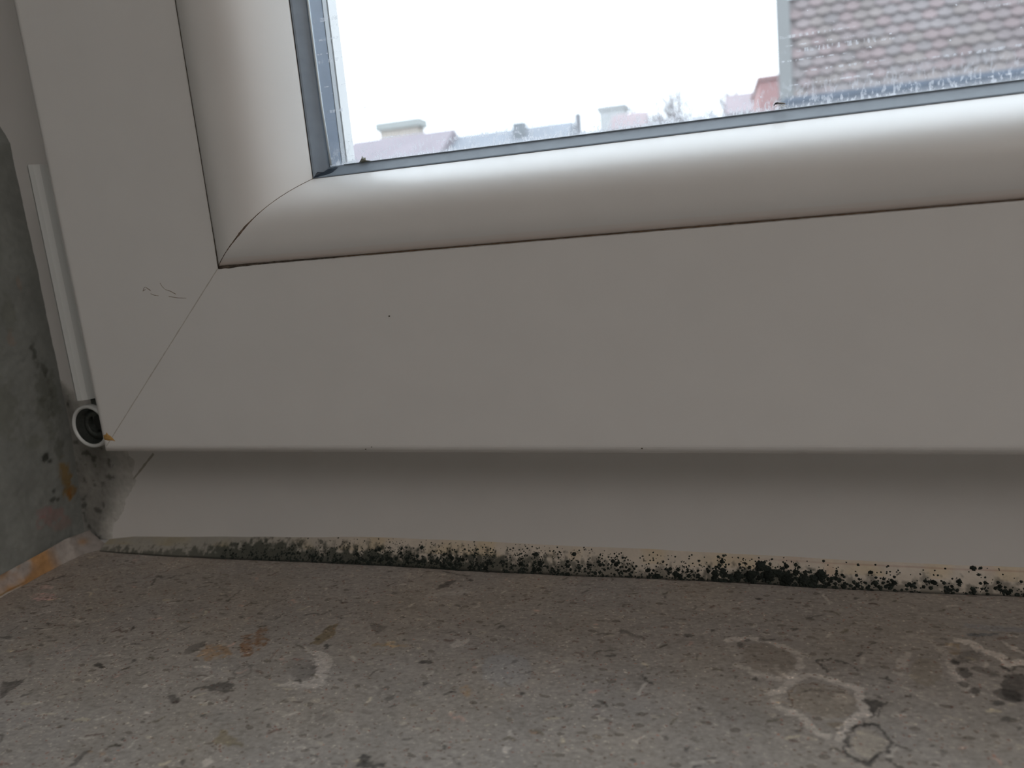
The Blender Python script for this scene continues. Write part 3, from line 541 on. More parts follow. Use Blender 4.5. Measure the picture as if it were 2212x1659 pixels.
# ================================================================== stone windowsill
SHAPES = [['s',[0.6,0.6,0.6],0.72,[[74,-104],[106,-78],[121,-37]]],['s',[0.7,0.7,0.7],0.48,[[219,-40],[244,-33]]],['p',[1.5,1.15,1.2],[[240,-173],[246,-185],[236,-195],[215,-201],[186,-201],[158,-196],[138,-185],[132,-174],[141,-163],[163,-157],[193,-157],[221,-163]]],['p',[1.3,1.1,1.12],[[159,-116],[163,-123],[159,-128],[147,-132],[132,-132],[117,-128],[106,-122],[102,-115],[106,-109],[117,-106],[132,-106],[148,-109]]],['s',[1.15,1.15,1.15],0.64,[[247,-322],[267,-288],[305,-251]]],['s',[0.55,0.55,0.55],0.9,[[516,-63],[491,-29],[479,-6],[508,-10]]],['s',[0.6,0.6,0.6],0.51,[[851,-121],[846,-94],[854,-58]]],['s',[0.72,0.72,0.72],0.44,[[996,-171],[998,-135],[1028,-85]]],['s',[0.7,0.7,0.7],0.39,[[1153,-106],[1182,-85]]],['s',[0.65,0.65,0.65],0.56,[[1187,-159],[1201,-153],[1215,-134]]],['p',[0.5,0.5,0.5],[[658,-309],[663,-285],[673,-299],[671,-317]]],['s',[0.7,0.7,0.7],0.38,[[767,-326],[785,-300]]],['s',[0.65,0.65,0.65],0.46,[[815,-399],[824,-383],[841,-373]]],['p',[0.68,0.68,0.68],[[918,-384],[908,-360],[925,-335],[935,-322],[952,-350],[947,-380],[933,-389]]],['p',[1.15,0.85,0.58],[[969,-394],[954,-346],[980,-334],[1031,-349],[1060,-374],[1040,-398],[1011,-409]]],['p',[1.0,0.62,0.36],[[1070,-358],[1024,-290],[1055,-274],[1049,-231],[1078,-243],[1094,-288],[1119,-296],[1128,-335],[1110,-377],[1091,-380]]],['p',[0.42,0.42,0.42],[[707,-478],[710,-462],[748,-476],[746,-486],[720,-481]]],['s',[0.7,0.7,0.7],0.54,[[1150,-414],[1157,-424],[1161,-435],[1160,-446],[1155,-455],[1147,-459],[1137,-458],[1127,-452],[1119,-443],[1115,-431],[1115,-420],[1121,-411],[1129,-407],[1140,-408],[1150,-414]]],['p',[0.55,0.55,0.55],[[1060,-536],[1060,-515],[1088,-504],[1103,-490],[1129,-476],[1151,-488],[1166,-513],[1148,-519],[1120,-517],[1080,-517]]],['s',[1.3,1.3,1.3],0.49,[[1060,-487],[1071,-466]]],['p',[0.6,0.6,0.6],[[1058,-565],[1060,-572],[1055,-576],[1046,-576],[1034,-572],[1023,-565],[1016,-558],[1014,-551],[1019,-547],[1028,-547],[1040,-551],[1051,-558]]],['p',[0.85,0.85,0.85],[[1037,-465],[1040,-472],[1036,-477],[1027,-481],[1015,-481],[1004,-477],[996,-471],[993,-465],[997,-459],[1006,-455],[1018,-456],[1029,-459]]],['p',[0.55,0.55,0.55],[[507,-576],[537,-574],[562,-561],[566,-547],[573,-566],[577,-606],[583,-636]]],['p',[1.1,1.1,1.1],[[529,-589],[543,-583],[560,-599],[554,-613]]],['s',[0.6,0.6,0.6],0.42,[[623,-623],[644,-599]]],['p',[0.86,0.86,0.86],[[514,-483],[525,-495],[529,-505],[524,-509],[511,-508],[494,-500],[476,-488],[464,-476],[460,-466],[465,-461],[479,-463],[497,-471]]],['p',[1.3,1.3,1.3],[[1235,-313],[1298,-325],[1349,-359],[1368,-421],[1382,-467],[1267,-473],[1288,-452],[1337,-447],[1333,-413],[1300,-366],[1297,-346],[1243,-326]]],['p',[0.86,0.86,0.86],[[1325,-395],[1332,-417],[1326,-434],[1310,-442],[1287,-440],[1263,-427],[1244,-408],[1235,-386],[1240,-368],[1257,-359],[1282,-362],[1306,-375]]],['p',[0.85,0.74,0.5],[[1248,-304],[1246,-221],[1269,-193],[1289,-253],[1274,-300]]],['p',[0.45,0.45,0.45],[[1308,-302],[1309,-307],[1308,-311],[1305,-313],[1300,-312],[1295,-309],[1291,-305],[1289,-300],[1290,-296],[1294,-294],[1299,-295],[1304,-298]]],['s',[0.8,0.45,0.45],0.38,[[1232,-373],[1248,-368]]],['s',[0.9,0.5,0.5],0.35,[[820,-495],[831,-487]]],['s',[0.9,0.6,0.55],0.34,[[1176,-378],[1171,-336]]],['p',[0.55,0.55,0.55],[[973,-797],[970,-779],[969,-752],[982,-740],[981,-754],[983,-773],[989,-790]]],['s',[1.15,0.85,0.65],0.58,[[977,-751],[1018,-750]]],['s',[1.25,1.25,1.25],0.36,[[1063,-728],[1064,-699]]],['s',[1.18,1.18,1.18],0.3,[[1486,-675],[1489,-685],[1486,-694],[1478,-700],[1465,-702],[1452,-700],[1439,-694],[1430,-685],[1427,-675],[1429,-666],[1438,-659],[1451,-657],[1465,-660],[1477,-666],[1486,-675]]],['s',[1.15,1.15,1.15],0.24,[[1435,-617],[1437,-622],[1436,-628],[1431,-631],[1424,-632],[1417,-631],[1409,-627],[1404,-622],[1402,-616],[1403,-610],[1408,-607],[1415,-606],[1423,-607],[1430,-611],[1435,-617]]],['p',[0.9,0.9,0.9],[[1475,-557],[1479,-572],[1474,-584],[1463,-590],[1447,-588],[1430,-580],[1418,-567],[1413,-552],[1417,-539],[1429,-533],[1446,-534],[1463,-543]]],['s',[1.15,1.15,1.15],0.28,[[1479,-562],[1483,-575],[1481,-586],[1472,-593],[1459,-595],[1444,-592],[1430,-584],[1419,-572],[1414,-558],[1416,-547],[1425,-539],[1439,-536],[1454,-540],[1469,-549],[1479,-562]]],['p',[1.35,1.35,1.35],[[1254,-738],[1258,-720],[1278,-725],[1277,-743]]],['p',[0.55,0.55,0.55],[[1223,-741],[1226,-746],[1227,-749],[1225,-751],[1221,-750],[1216,-748],[1212,-743],[1209,-739],[1208,-736],[1210,-734],[1214,-735],[1219,-737]]],['p',[0.6,0.6,0.6],[[1095,-718],[1097,-720],[1097,-722],[1095,-723],[1092,-723],[1089,-722],[1086,-720],[1084,-717],[1085,-715],[1086,-714],[1089,-715],[1092,-716]]],['p',[0.5,0.5,0.5],[[1033,-703],[1034,-705],[1034,-707],[1032,-707],[1029,-707],[1026,-706],[1023,-705],[1022,-703],[1023,-702],[1025,-701],[1028,-701],[1031,-702]]],['p',[0.5,0.5,0.5],[[1067,-697],[1067,-699],[1067,-700],[1065,-701],[1063,-701],[1060,-700],[1059,-699],[1058,-697],[1058,-696],[1060,-696],[1062,-696],[1065,-696]]],['p',[0.55,0.55,0.55],[[1163,-602],[1164,-604],[1162,-605],[1158,-606],[1153,-607],[1149,-606],[1147,-605],[1147,-603],[1149,-601],[1152,-600],[1157,-600],[1161,-600]]],['p',[0.5,0.5,0.5],[[909,-387],[911,-390],[911,-392],[909,-393],[906,-393],[903,-391],[900,-389],[898,-386],[898,-384],[900,-383],[903,-383],[906,-385]]],['p',[0.55,0.55,0.55],[[810,-442],[811,-445],[810,-448],[807,-449],[802,-449],[798,-447],[794,-445],[792,-442],[793,-439],[797,-438],[801,-438],[806,-440]]],['p',[0.6,0.6,0.6],[[467,-415],[469,-418],[468,-420],[464,-422],[458,-422],[452,-420],[448,-418],[446,-415],[447,-413],[452,-411],[457,-411],[463,-413]]],['p',[0.55,0.55,0.55],[[969,-200],[970,-204],[969,-207],[965,-208],[960,-208],[955,-206],[952,-203],[950,-199],[951,-196],[955,-194],[960,-195],[965,-197]]],['p',[0.5,0.5,0.5],[[1334,-605],[1335,-607],[1335,-608],[1333,-609],[1331,-609],[1329,-608],[1327,-606],[1326,-604],[1327,-602],[1328,-602],[1330,-602],[1333,-603]]],['p',[1.5,1.5,1.5],[[931,-527],[933,-530],[933,-532],[931,-533],[928,-533],[924,-531],[921,-528],[919,-526],[919,-523],[921,-522],[924,-523],[928,-524]]],['p',[1.4,1.4,1.4],[[1014,-617],[1015,-620],[1015,-621],[1012,-622],[1009,-622],[1006,-621],[1003,-619],[1002,-617],[1002,-615],[1004,-614],[1008,-614],[1011,-615]]],['p',[0.45,0.45,0.45],[[971,-697],[972,-698],[972,-699],[971,-700],[969,-700],[967,-699],[965,-698],[964,-697],[964,-695],[965,-695],[967,-695],[970,-696]]],['p',[0.6,0.6,0.6],[[323,-396],[325,-400],[319,-404],[309,-406],[297,-407],[285,-405],[278,-402],[276,-399],[282,-395],[292,-392],[304,-392],[316,-393]]],['p',[0.8,0.8,0.8],[[1316,-390],[1318,-393],[1317,-396],[1314,-397],[1311,-397],[1308,-395],[1305,-392],[1304,-389],[1305,-386],[1307,-385],[1311,-385],[1314,-387]]],['p',[0.92,0.86,0.68],[[1233,-633],[1295,-662],[1331,-675],[1291,-677],[1239,-677]]],['s',[0.5,0.5,0.5],0.66,[[1455,136],[1508,126],[1552,118]]],['p',[0.58,0.58,0.58],[[1474,28],[1483,58],[1503,85],[1523,92],[1513,56],[1492,33]]],['s',[0.6,0.6,0.6],0.45,[[1320,29],[1334,55]]],['s',[0.6,0.6,0.6],0.45,[[1391,92],[1400,122]]],['s',[1.1,1.12,1.15],2.13,[[1472,-15],[1574,26]]],['p',[0.55,0.55,0.55],[[1575,91],[1574,87],[1571,85],[1566,83],[1561,83],[1556,85],[1553,89],[1554,92],[1557,95],[1562,96],[1567,96],[1572,94]]],['p',[0.6,0.6,0.6],[[1553,51],[1553,48],[1552,46],[1550,44],[1547,45],[1545,47],[1543,50],[1543,54],[1543,56],[1546,57],[1548,57],[1551,55]]],['p',[0.7,0.7,0.7],[[1368,-9],[1369,-13],[1367,-16],[1363,-18],[1358,-17],[1354,-15],[1351,-11],[1350,-7],[1352,-3],[1356,-2],[1360,-2],[1365,-5]]],['p',[0.7,0.7,0.7],[[1580,12],[1580,9],[1579,6],[1576,5],[1573,5],[1570,8],[1568,11],[1568,15],[1569,17],[1571,19],[1575,18],[1578,16]]],['p',[0.45,0.45,0.45],[[1607,-327],[1607,-332],[1603,-337],[1596,-339],[1587,-339],[1580,-336],[1576,-331],[1575,-326],[1580,-321],[1587,-319],[1595,-319],[1603,-322]]],['p',[0.4,0.4,0.4],[[1866,-406],[1866,-409],[1864,-411],[1862,-412],[1859,-412],[1856,-410],[1855,-408],[1855,-406],[1857,-403],[1859,-402],[1862,-403],[1865,-404]]],['p',[0.4,0.4,0.4],[[1863,-330],[1862,-331],[1860,-332],[1858,-333],[1855,-333],[1853,-333],[1852,-332],[1852,-330],[1854,-329],[1856,-328],[1859,-328],[1862,-329]]],['p',[0.45,0.45,0.45],[[2000,-376],[2000,-378],[1999,-380],[1997,-381],[1996,-381],[1994,-379],[1993,-377],[1993,-374],[1994,-372],[1996,-371],[1998,-372],[1999,-373]]],['p',[0.35,0.35,0.35],[[1966,-432],[1966,-434],[1965,-435],[1963,-436],[1962,-436],[1960,-435],[1960,-433],[1960,-431],[1961,-430],[1962,-429],[1964,-429],[1965,-430]]],['p',[0.55,0.55,0.55],[[1766,-419],[1766,-421],[1765,-423],[1763,-424],[1761,-424],[1759,-423],[1757,-421],[1757,-419],[1759,-417],[1761,-416],[1763,-416],[1765,-418]]],['p',[0.55,0.55,0.55],[[1744,-147],[1743,-150],[1741,-153],[1737,-154],[1733,-154],[1729,-152],[1727,-149],[1727,-146],[1730,-144],[1734,-142],[1738,-142],[1742,-144]]],['p',[0.55,0.55,0.55],[[1663,-188],[1663,-192],[1662,-195],[1660,-196],[1657,-195],[1655,-193],[1653,-190],[1652,-186],[1653,-183],[1655,-182],[1658,-182],[1661,-185]]],['p',[0.4,0.4,0.4],[[1447,-139],[1447,-141],[1446,-142],[1445,-143],[1443,-143],[1441,-142],[1440,-140],[1440,-139],[1441,-137],[1442,-137],[1444,-137],[1445,-138]]],['p',[0.4,0.4,0.4],[[1619,-158],[1619,-161],[1620,-163],[1619,-164],[1618,-163],[1616,-161],[1615,-158],[1614,-155],[1614,-153],[1615,-152],[1616,-153],[1617,-155]]],['p',[0.5,0.5,0.5],[[1752,-601],[1751,-603],[1749,-605],[1746,-606],[1742,-606],[1739,-605],[1738,-604],[1738,-602],[1740,-601],[1744,-600],[1747,-599],[1750,-600]]],['p',[0.6,0.6,0.6],[[2191,-500],[2190,-503],[2188,-505],[2184,-506],[2181,-506],[2178,-504],[2177,-502],[2178,-499],[2180,-497],[2184,-495],[2187,-496],[2190,-497]]],['p',[0.55,0.55,0.55],[[1500,-241],[1501,-243],[1500,-246],[1499,-247],[1496,-246],[1494,-244],[1492,-242],[1491,-239],[1492,-237],[1494,-236],[1496,-236],[1498,-238]]],['p',[0.9,0.9,0.9],[[2128,-317],[2127,-332],[2120,-343],[2110,-348],[2100,-346],[2091,-337],[2087,-323],[2088,-309],[2095,-297],[2105,-291],[2116,-293],[2124,-303]]],['p',[1.35,1.35,1.35],[[1878,-540],[1878,-545],[1877,-549],[1874,-551],[1870,-550],[1867,-547],[1865,-542],[1864,-537],[1866,-533],[1869,-531],[1872,-532],[1875,-535]]],['p',[1.3,1.3,1.3],[[1883,-587],[1883,-593],[1881,-597],[1878,-599],[1874,-598],[1870,-595],[1867,-590],[1867,-584],[1868,-580],[1872,-578],[1876,-579],[1880,-582]]],['p',[1.1,1.1,1.1],[[1408,-268],[1409,-272],[1405,-276],[1400,-278],[1393,-278],[1387,-276],[1383,-272],[1382,-267],[1386,-264],[1391,-262],[1398,-262],[1404,-264]]],['p',[0.7,0.7,0.7],[[1817,-292],[1817,-295],[1816,-298],[1813,-299],[1810,-299],[1808,-297],[1806,-294],[1806,-291],[1808,-288],[1810,-287],[1813,-287],[1815,-289]]],['p',[0.6,0.6,0.6],[[2153,64],[2152,60],[2150,58],[2147,57],[2144,57],[2142,59],[2141,62],[2142,65],[2144,68],[2147,69],[2150,68],[2152,66]]],['p',[0.6,0.6,0.6],[[1346,-136],[1346,-138],[1346,-140],[1344,-141],[1341,-141],[1339,-139],[1337,-137],[1336,-135],[1337,-133],[1339,-132],[1342,-132],[1344,-134]]],['p',[0.75,0.75,0.75],[[1356,-176],[1387,-180],[1421,-191],[1408,-231],[1380,-204]]],['p',[1.4,1.2,0.9],[[1444,-259],[1459,-254],[1498,-270],[1482,-283],[1457,-276]]],['s',[1.12,0.95,0.72],0.93,[[1418,-278],[1523,-266]]],['p',[1.2,1.2,1.2],[[1623,-248],[1644,-224],[1665,-210],[1666,-239],[1640,-260]]],['s',[0.6,0.6,0.6],0.43,[[1476,-418],[1476,-393],[1486,-376]]],['p',[0.5,0.5,0.5],[[1617,-417],[1619,-405],[1635,-408],[1625,-419]]],['p',[0.7,0.7,0.7],[[1548,-482],[1549,-468],[1574,-461],[1575,-472],[1563,-488]]],['p',[0.6,0.35,0.35],[[2038,-451],[2038,-453],[2037,-454],[2035,-455],[2034,-455],[2032,-453],[2032,-452],[2032,-450],[2033,-448],[2034,-447],[2036,-447],[2037,-449]]],['s',[0.6,0.6,0.6],0.38,[[1994,-231],[2014,-216],[2044,-210]]],['p',[0.45,0.45,0.45],[[2118,-298],[2126,-312],[2143,-323],[2152,-335],[2137,-333],[2123,-318]]],['s',[1.3,1.3,1.3],0.47,[[2116,-372],[2121,-347],[2125,-337]]],['p',[0.7,0.7,0.7],[[2044,-117],[2069,-125],[2118,-150],[2111,-158],[2075,-145],[2050,-135]]],['p',[0.75,0.75,0.75],[[1959,-473],[1984,-479],[1982,-489],[1969,-486]]],['p',[1.0,1.06,1.14],[[1864,-322],[1863,-355],[1847,-381],[1819,-394],[1786,-391],[1756,-372],[1738,-341],[1735,-306],[1751,-278],[1781,-263],[1817,-268],[1847,-290]]],['p',[1.2,0.98,0.75],[[1744,-417],[1746,-428],[1743,-437],[1737,-441],[1729,-439],[1721,-432],[1715,-422],[1713,-411],[1716,-402],[1722,-398],[1730,-399],[1738,-407]]],['p',[0.42,0.42,0.42],[[1593,-689],[1580,-664],[1584,-648],[1602,-656],[1605,-666],[1624,-672],[1647,-664],[1643,-677],[1626,-683]]],['s',[0.6,0.6,0.6],0.41,[[1764,-621],[1781,-633],[1791,-642]]],['p',[0.5,0.5,0.5],[[2117,-570],[2126,-568],[2133,-579],[2124,-579]]],['s',[1.35,1.35,1.35],0.4,[[2121,-521],[2144,-502]]],['p',[1.15,0.85,0.65],[[1927,-527],[1926,-530],[1923,-532],[1919,-533],[1915,-533],[1911,-532],[1909,-530],[1910,-528],[1913,-525],[1917,-524],[1922,-524],[1925,-525]]],['s',[0.55,0.55,0.55],0.28,[[2161,-480],[2175,-481]]],['s',[0.75,0.55,0.5],0.33,[[1704,-565],[1712,-549]]],['s',[1.32,1.32,1.32],1.25,[[2307,-133],[2355,-116],[2404,-120],[2438,-141],[2463,-164],[2485,-173]]],['s',[1.28,1.28,1.28],1.44,[[2467,-188],[2466,-224],[2441,-251],[2413,-273],[2381,-266],[2349,-242],[2325,-233]]],['s',[1.1,1.1,1.1],1.1,[[2307,-133],[2324,-177],[2340,-219]]],['p',[0.93,0.9,0.86],[[2345,-174],[2361,-139],[2389,-132],[2424,-143],[2449,-166],[2458,-195],[2452,-232],[2423,-265],[2408,-256],[2369,-245],[2346,-218]]],['s',[1.2,1.2,1.2],0.75,[[2410,-221],[2421,-248],[2439,-263]]],['p',[0.6,0.6,0.6],[[2348,-144],[2347,-151],[2343,-155],[2338,-158],[2334,-157],[2331,-153],[2330,-147],[2331,-141],[2335,-136],[2339,-134],[2344,-135],[2347,-138]]],['p',[0.55,0.55,0.55],[[2367,-122],[2365,-126],[2362,-129],[2357,-131],[2353,-131],[2350,-128],[2349,-124],[2350,-120],[2354,-116],[2358,-115],[2363,-115],[2366,-118]]],['p',[0.55,0.55,0.55],[[2404,-116],[2402,-120],[2399,-123],[2393,-125],[2388,-125],[2385,-123],[2384,-119],[2385,-115],[2389,-112],[2394,-110],[2399,-110],[2403,-113]]],['p',[0.5,0.5,0.5],[[2375,-276],[2373,-280],[2370,-283],[2366,-285],[2363,-284],[2360,-282],[2359,-278],[2360,-274],[2363,-271],[2367,-269],[2371,-269],[2374,-272]]],['p',[0.55,0.55,0.55],[[2479,-57],[2478,-62],[2474,-65],[2470,-67],[2466,-67],[2463,-64],[2462,-60],[2464,-55],[2467,-52],[2472,-50],[2476,-50],[2479,-53]]],['p',[0.5,0.5,0.5],[[2282,-92],[2281,-96],[2278,-99],[2274,-101],[2270,-100],[2268,-98],[2267,-94],[2268,-89],[2270,-86],[2274,-84],[2278,-85],[2281,-87]]],['p',[0.45,0.45,0.45],[[2647,116],[2645,113],[2643,111],[2639,110],[2637,110],[2635,112],[2634,114],[2636,117],[2638,119],[2641,120],[2644,120],[2646,118]]],['p',[0.4,0.4,0.4],[[2382,-424],[2382,-426],[2381,-428],[2379,-429],[2377,-428],[2376,-427],[2376,-425],[2376,-423],[2378,-422],[2379,-421],[2381,-421],[2382,-422]]],['p',[0.5,0.5,0.5],[[2229,-524],[2229,-528],[2227,-530],[2225,-532],[2223,-531],[2221,-529],[2220,-526],[2221,-523],[2222,-520],[2225,-519],[2227,-519],[2229,-521]]],['p',[0.5,0.5,0.5],[[2252,-397],[2251,-399],[2250,-401],[2248,-402],[2246,-401],[2245,-400],[2244,-398],[2245,-396],[2246,-394],[2248,-394],[2250,-394],[2251,-395]]],['p',[0.4,0.4,0.4],[[2672,-290],[2670,-293],[2668,-295],[2666,-296],[2664,-296],[2663,-294],[2663,-291],[2664,-288],[2666,-286],[2669,-284],[2671,-285],[2672,-287]]],['p',[0.5,0.5,0.5],[[2645,-228],[2643,-232],[2642,-234],[2639,-235],[2638,-235],[2637,-233],[2637,-230],[2638,-226],[2640,-224],[2642,-223],[2644,-223],[2645,-225]]],['p',[0.5,0.5,0.5],[[2845,-336],[2843,-340],[2837,-343],[2831,-345],[2825,-345],[2821,-343],[2820,-340],[2823,-337],[2828,-334],[2835,-332],[2841,-332],[2845,-333]]],['p',[0.5,0.5,0.5],[[2326,-277],[2326,-280],[2324,-282],[2322,-283],[2320,-282],[2319,-281],[2318,-279],[2319,-276],[2320,-274],[2322,-273],[2324,-274],[2326,-275]]],['p',[0.5,0.5,0.5],[[2298,-274],[2297,-276],[2296,-278],[2294,-279],[2292,-279],[2290,-278],[2290,-276],[2290,-273],[2292,-272],[2294,-271],[2296,-271],[2297,-272]]],['p',[0.6,0.6,0.6],[[2229,-120],[2228,-123],[2223,-126],[2216,-128],[2210,-128],[2205,-127],[2203,-124],[2205,-120],[2209,-117],[2216,-116],[2223,-115],[2227,-117]]],['p',[0.65,0.65,0.65],[[2680,-436],[2679,-438],[2676,-439],[2673,-440],[2671,-440],[2669,-439],[2669,-438],[2670,-436],[2672,-434],[2675,-433],[2678,-433],[2680,-434]]],['p',[0.5,0.5,0.5],[[2848,-360],[2847,-362],[2844,-364],[2842,-365],[2839,-365],[2838,-364],[2838,-361],[2840,-359],[2842,-357],[2845,-356],[2847,-356],[2848,-357]]],['p',[0.75,0.75,0.75],[[2697,-451],[2695,-456],[2690,-460],[2685,-462],[2681,-462],[2679,-459],[2679,-455],[2681,-450],[2686,-446],[2691,-444],[2695,-444],[2698,-447]]],['p',[0.5,0.5,0.5],[[2403,85],[2402,82],[2399,81],[2395,80],[2392,80],[2389,81],[2388,83],[2390,85],[2392,87],[2396,88],[2400,88],[2402,87]]],['p',[0.6,0.6,0.6],[[2747,114],[2745,111],[2741,109],[2737,107],[2732,107],[2729,109],[2728,111],[2730,114],[2734,116],[2739,117],[2743,117],[2746,116]]],['p',[0.4,0.4,0.4],[[2582,-21],[2582,-23],[2580,-24],[2578,-25],[2577,-25],[2576,-24],[2576,-22],[2577,-20],[2578,-19],[2580,-18],[2581,-18],[2582,-19]]],['s',[0.45,0.45,0.45],0.56,[[2522,-230],[2515,-211],[2506,-194],[2525,-176],[2550,-182],[2577,-196]]],['s',[0.5,0.5,0.5],0.36,[[2584,-200],[2586,-218]]],['p',[0.9,0.9,0.9],[[2569,-203],[2564,-214],[2553,-223],[2540,-228],[2527,-227],[2519,-221],[2517,-211],[2522,-199],[2533,-190],[2546,-185],[2559,-186],[2568,-193]]],['s',[1.32,1.32,1.32],1.42,[[2392,-328],[2416,-311],[2445,-268],[2486,-244],[2523,-256],[2557,-272],[2580,-285],[2571,-318],[2574,-362],[2554,-379],[2528,-411],[2514,-445]]],['s',[1.32,1.32,1.32],1.33,[[2400,-355],[2416,-378],[2445,-388],[2459,-414],[2473,-439],[2490,-440]]],['p',[0.98,0.94,0.88],[[2432,-335],[2456,-291],[2495,-279],[2553,-297],[2566,-328],[2556,-364],[2515,-386],[2472,-383],[2441,-364]]],['s',[0.75,0.55,0.4],0.31,[[2441,-364],[2429,-335],[2435,-308],[2456,-285],[2489,-275],[2526,-277],[2554,-294]]],['s',[0.65,0.65,0.65],0.32,[[2453,-313],[2480,-298],[2517,-295]]],['p',[1.15,1.15,1.15],[[2557,-324],[2552,-333],[2543,-338],[2532,-338],[2523,-334],[2518,-326],[2517,-316],[2523,-308],[2532,-302],[2543,-302],[2552,-306],[2557,-314]]],['s',[1.25,1.0,0.7],0.38,[[2400,-353],[2424,-356]]],['p',[0.9,0.82,0.7],[[2527,-402],[2524,-408],[2517,-413],[2508,-416],[2499,-416],[2493,-413],[2492,-408],[2495,-403],[2502,-398],[2511,-395],[2519,-395],[2525,-398]]],['p',[0.45,0.45,0.45],[[2568,-318],[2592,-314],[2626,-319],[2608,-334],[2594,-349],[2584,-374],[2582,-355],[2585,-335],[2575,-327]]],['s',[0.6,0.6,0.6],0.45,[[2594,-368],[2606,-344]]],['p',[1.12,1.1,1.04],[[2526,-456],[2550,-417],[2573,-408],[2597,-439],[2587,-462],[2551,-495],[2533,-480]]],['s',[0.45,0.45,0.45],0.57,[[2520,-461],[2528,-429],[2543,-409],[2565,-394],[2584,-395],[2594,-414],[2603,-438],[2595,-461],[2575,-481],[2550,-504],[2533,-497],[2517,-479],[2520,-461]]],['s',[0.45,0.45,0.45],0.82,[[2536,-412],[2562,-397],[2587,-395]]],['s',[0.5,0.5,0.5],1.01,[[2516,-483],[2532,-501],[2548,-510],[2571,-486]]],['s',[0.5,0.5,0.5],0.56,[[2609,-448],[2630,-459]]],['s',[0.5,0.5,0.5],0.6,[[2589,-491],[2601,-504],[2608,-508]]],['s',[1.25,1.25,1.25],0.38,[[2593,-482],[2600,-464],[2613,-454]]],['s',[1.22,1.22,1.22],1.61,[[2668,-211],[2684,-168],[2702,-129]]],['s',[1.14,1.14,1.14],1.38,[[2715,-63],[2747,-51],[2772,-68],[2783,-111],[2780,-165],[2780,-216],[2785,-268]]],['s',[1.16,1.16,1.16],0.76,[[2655,-241],[2682,-279],[2705,-301],[2729,-317]]],['s',[0.7,0.7,0.7],0.26,[[2740,-129],[2766,-116]]],['p',[0.93,0.9,0.84],[[2761,-191],[2749,-218],[2731,-239],[2713,-248],[2698,-244],[2690,-227],[2691,-202],[2703,-174],[2721,-152],[2740,-141],[2756,-146],[2764,-165]]],['s',[0.9,0.97,1.08],2.08,[[2871,14],[2917,6],[2982,8]]],['s',[0.6,0.7,0.85],0.95,[[2858,-29],[2880,-29],[2917,-14]]],['s',[1.45,1.45,1.45],1.61,[[2830,-56],[2855,-69],[2867,-98],[2895,-107],[2899,-147],[2935,-130]]],['s',[1.4,1.4,1.4],0.99,[[2923,-53],[2936,-76],[2949,-93]]],['p',[1.05,0.9,0.7],[[2797,-71],[2829,-73],[2815,-118],[2791,-116]]],['p',[0.75,0.75,0.75],[[2819,-105],[2866,-92],[2851,-131],[2815,-148],[2788,-158]]],['s',[1.2,1.2,1.2],0.76,[[2785,-170],[2793,-241],[2819,-257]]],['p',[0.5,0.5,0.5],[[2805,-155],[2803,-158],[2798,-159],[2793,-158],[2789,-155],[2787,-151],[2787,-147],[2790,-144],[2794,-143],[2799,-144],[2804,-147],[2806,-151]]],['p',[0.55,0.55,0.55],[[2815,-195],[2809,-205],[2802,-210],[2794,-210],[2789,-205],[2787,-196],[2790,-185],[2796,-176],[2804,-170],[2811,-170],[2817,-175],[2818,-184]]],['p',[0.5,0.5,0.5],[[2796,-234],[2793,-238],[2789,-239],[2784,-239],[2780,-236],[2778,-232],[2779,-228],[2782,-224],[2786,-223],[2791,-223],[2795,-226],[2797,-230]]],['p',[0.45,0.45,0.45],[[2812,-253],[2807,-260],[2802,-263],[2796,-263],[2792,-260],[2790,-253],[2792,-246],[2796,-240],[2802,-236],[2808,-236],[2812,-240],[2813,-246]]],['p',[0.5,0.5,0.5],[[2842,-289],[2838,-292],[2834,-294],[2828,-294],[2824,-291],[2822,-287],[2823,-282],[2826,-278],[2831,-277],[2836,-277],[2840,-280],[2842,-284]]],['p',[0.7,0.7,0.7],[[2873,-188],[2866,-194],[2855,-195],[2841,-192],[2830,-185],[2823,-176],[2822,-168],[2829,-162],[2841,-160],[2854,-163],[2866,-170],[2873,-179]]],['p',[0.5,0.5,0.5],[[2915,-236],[2899,-258],[2881,-272],[2866,-274],[2856,-263],[2854,-241],[2862,-215],[2878,-191],[2896,-176],[2913,-175],[2923,-187],[2923,-210]]],['p',[0.55,0.55,0.55],[[2883,-263],[2875,-273],[2863,-278],[2851,-277],[2842,-270],[2838,-259],[2840,-248],[2848,-238],[2860,-233],[2872,-234],[2881,-241],[2885,-252]]],['s',[0.42,0.42,0.42],0.47,[[2887,-149],[2891,-171],[2912,-151],[2930,-146]]],['s',[0.5,0.5,0.5],0.31,[[2422,-10],[2438,-23]]],['s',[0.5,0.5,0.5],0.29,[[2504,-47],[2519,-69]]],['s',[0.6,0.6,0.6],0.56,[[2506,1],[2542,17]]],['s',[1.15,1.15,1.15],0.38,[[2248,-107],[2274,-85],[2296,-114]]],['s',[1.35,1.35,1.35],0.56,[[2558,140],[2573,80]]],['s',[0.6,0.58,0.45],0.42,[[2228,-494],[2241,-501]]],['s',[1.3,1.3,1.3],0.23,[[2407,-504],[2420,-508]]]]
def seg_dist(px, py, ax, ay, bx, by):
    dx, dy = bx-ax, by-ay; L2 = dx*dx+dy*dy+1e-12
    t = np.clip(((px-ax)*dx+(py-ay)*dy)/L2, 0, 1)
    return np.hypot(px-ax-t*dx, py-ay-t*dy)
def in_poly(px, py, pts):
    ins = np.zeros(px.shape, bool); j = len(pts)-1
    for i in range(len(pts)):
        xi, yi = pts[i]; xj, yj = pts[j]
        if yi != yj: ins ^= ((yi > py) != (yj > py)) & (px < (xj-xi)*(py-yi)/(yj-yi)+xi)
        j = i
    return ins
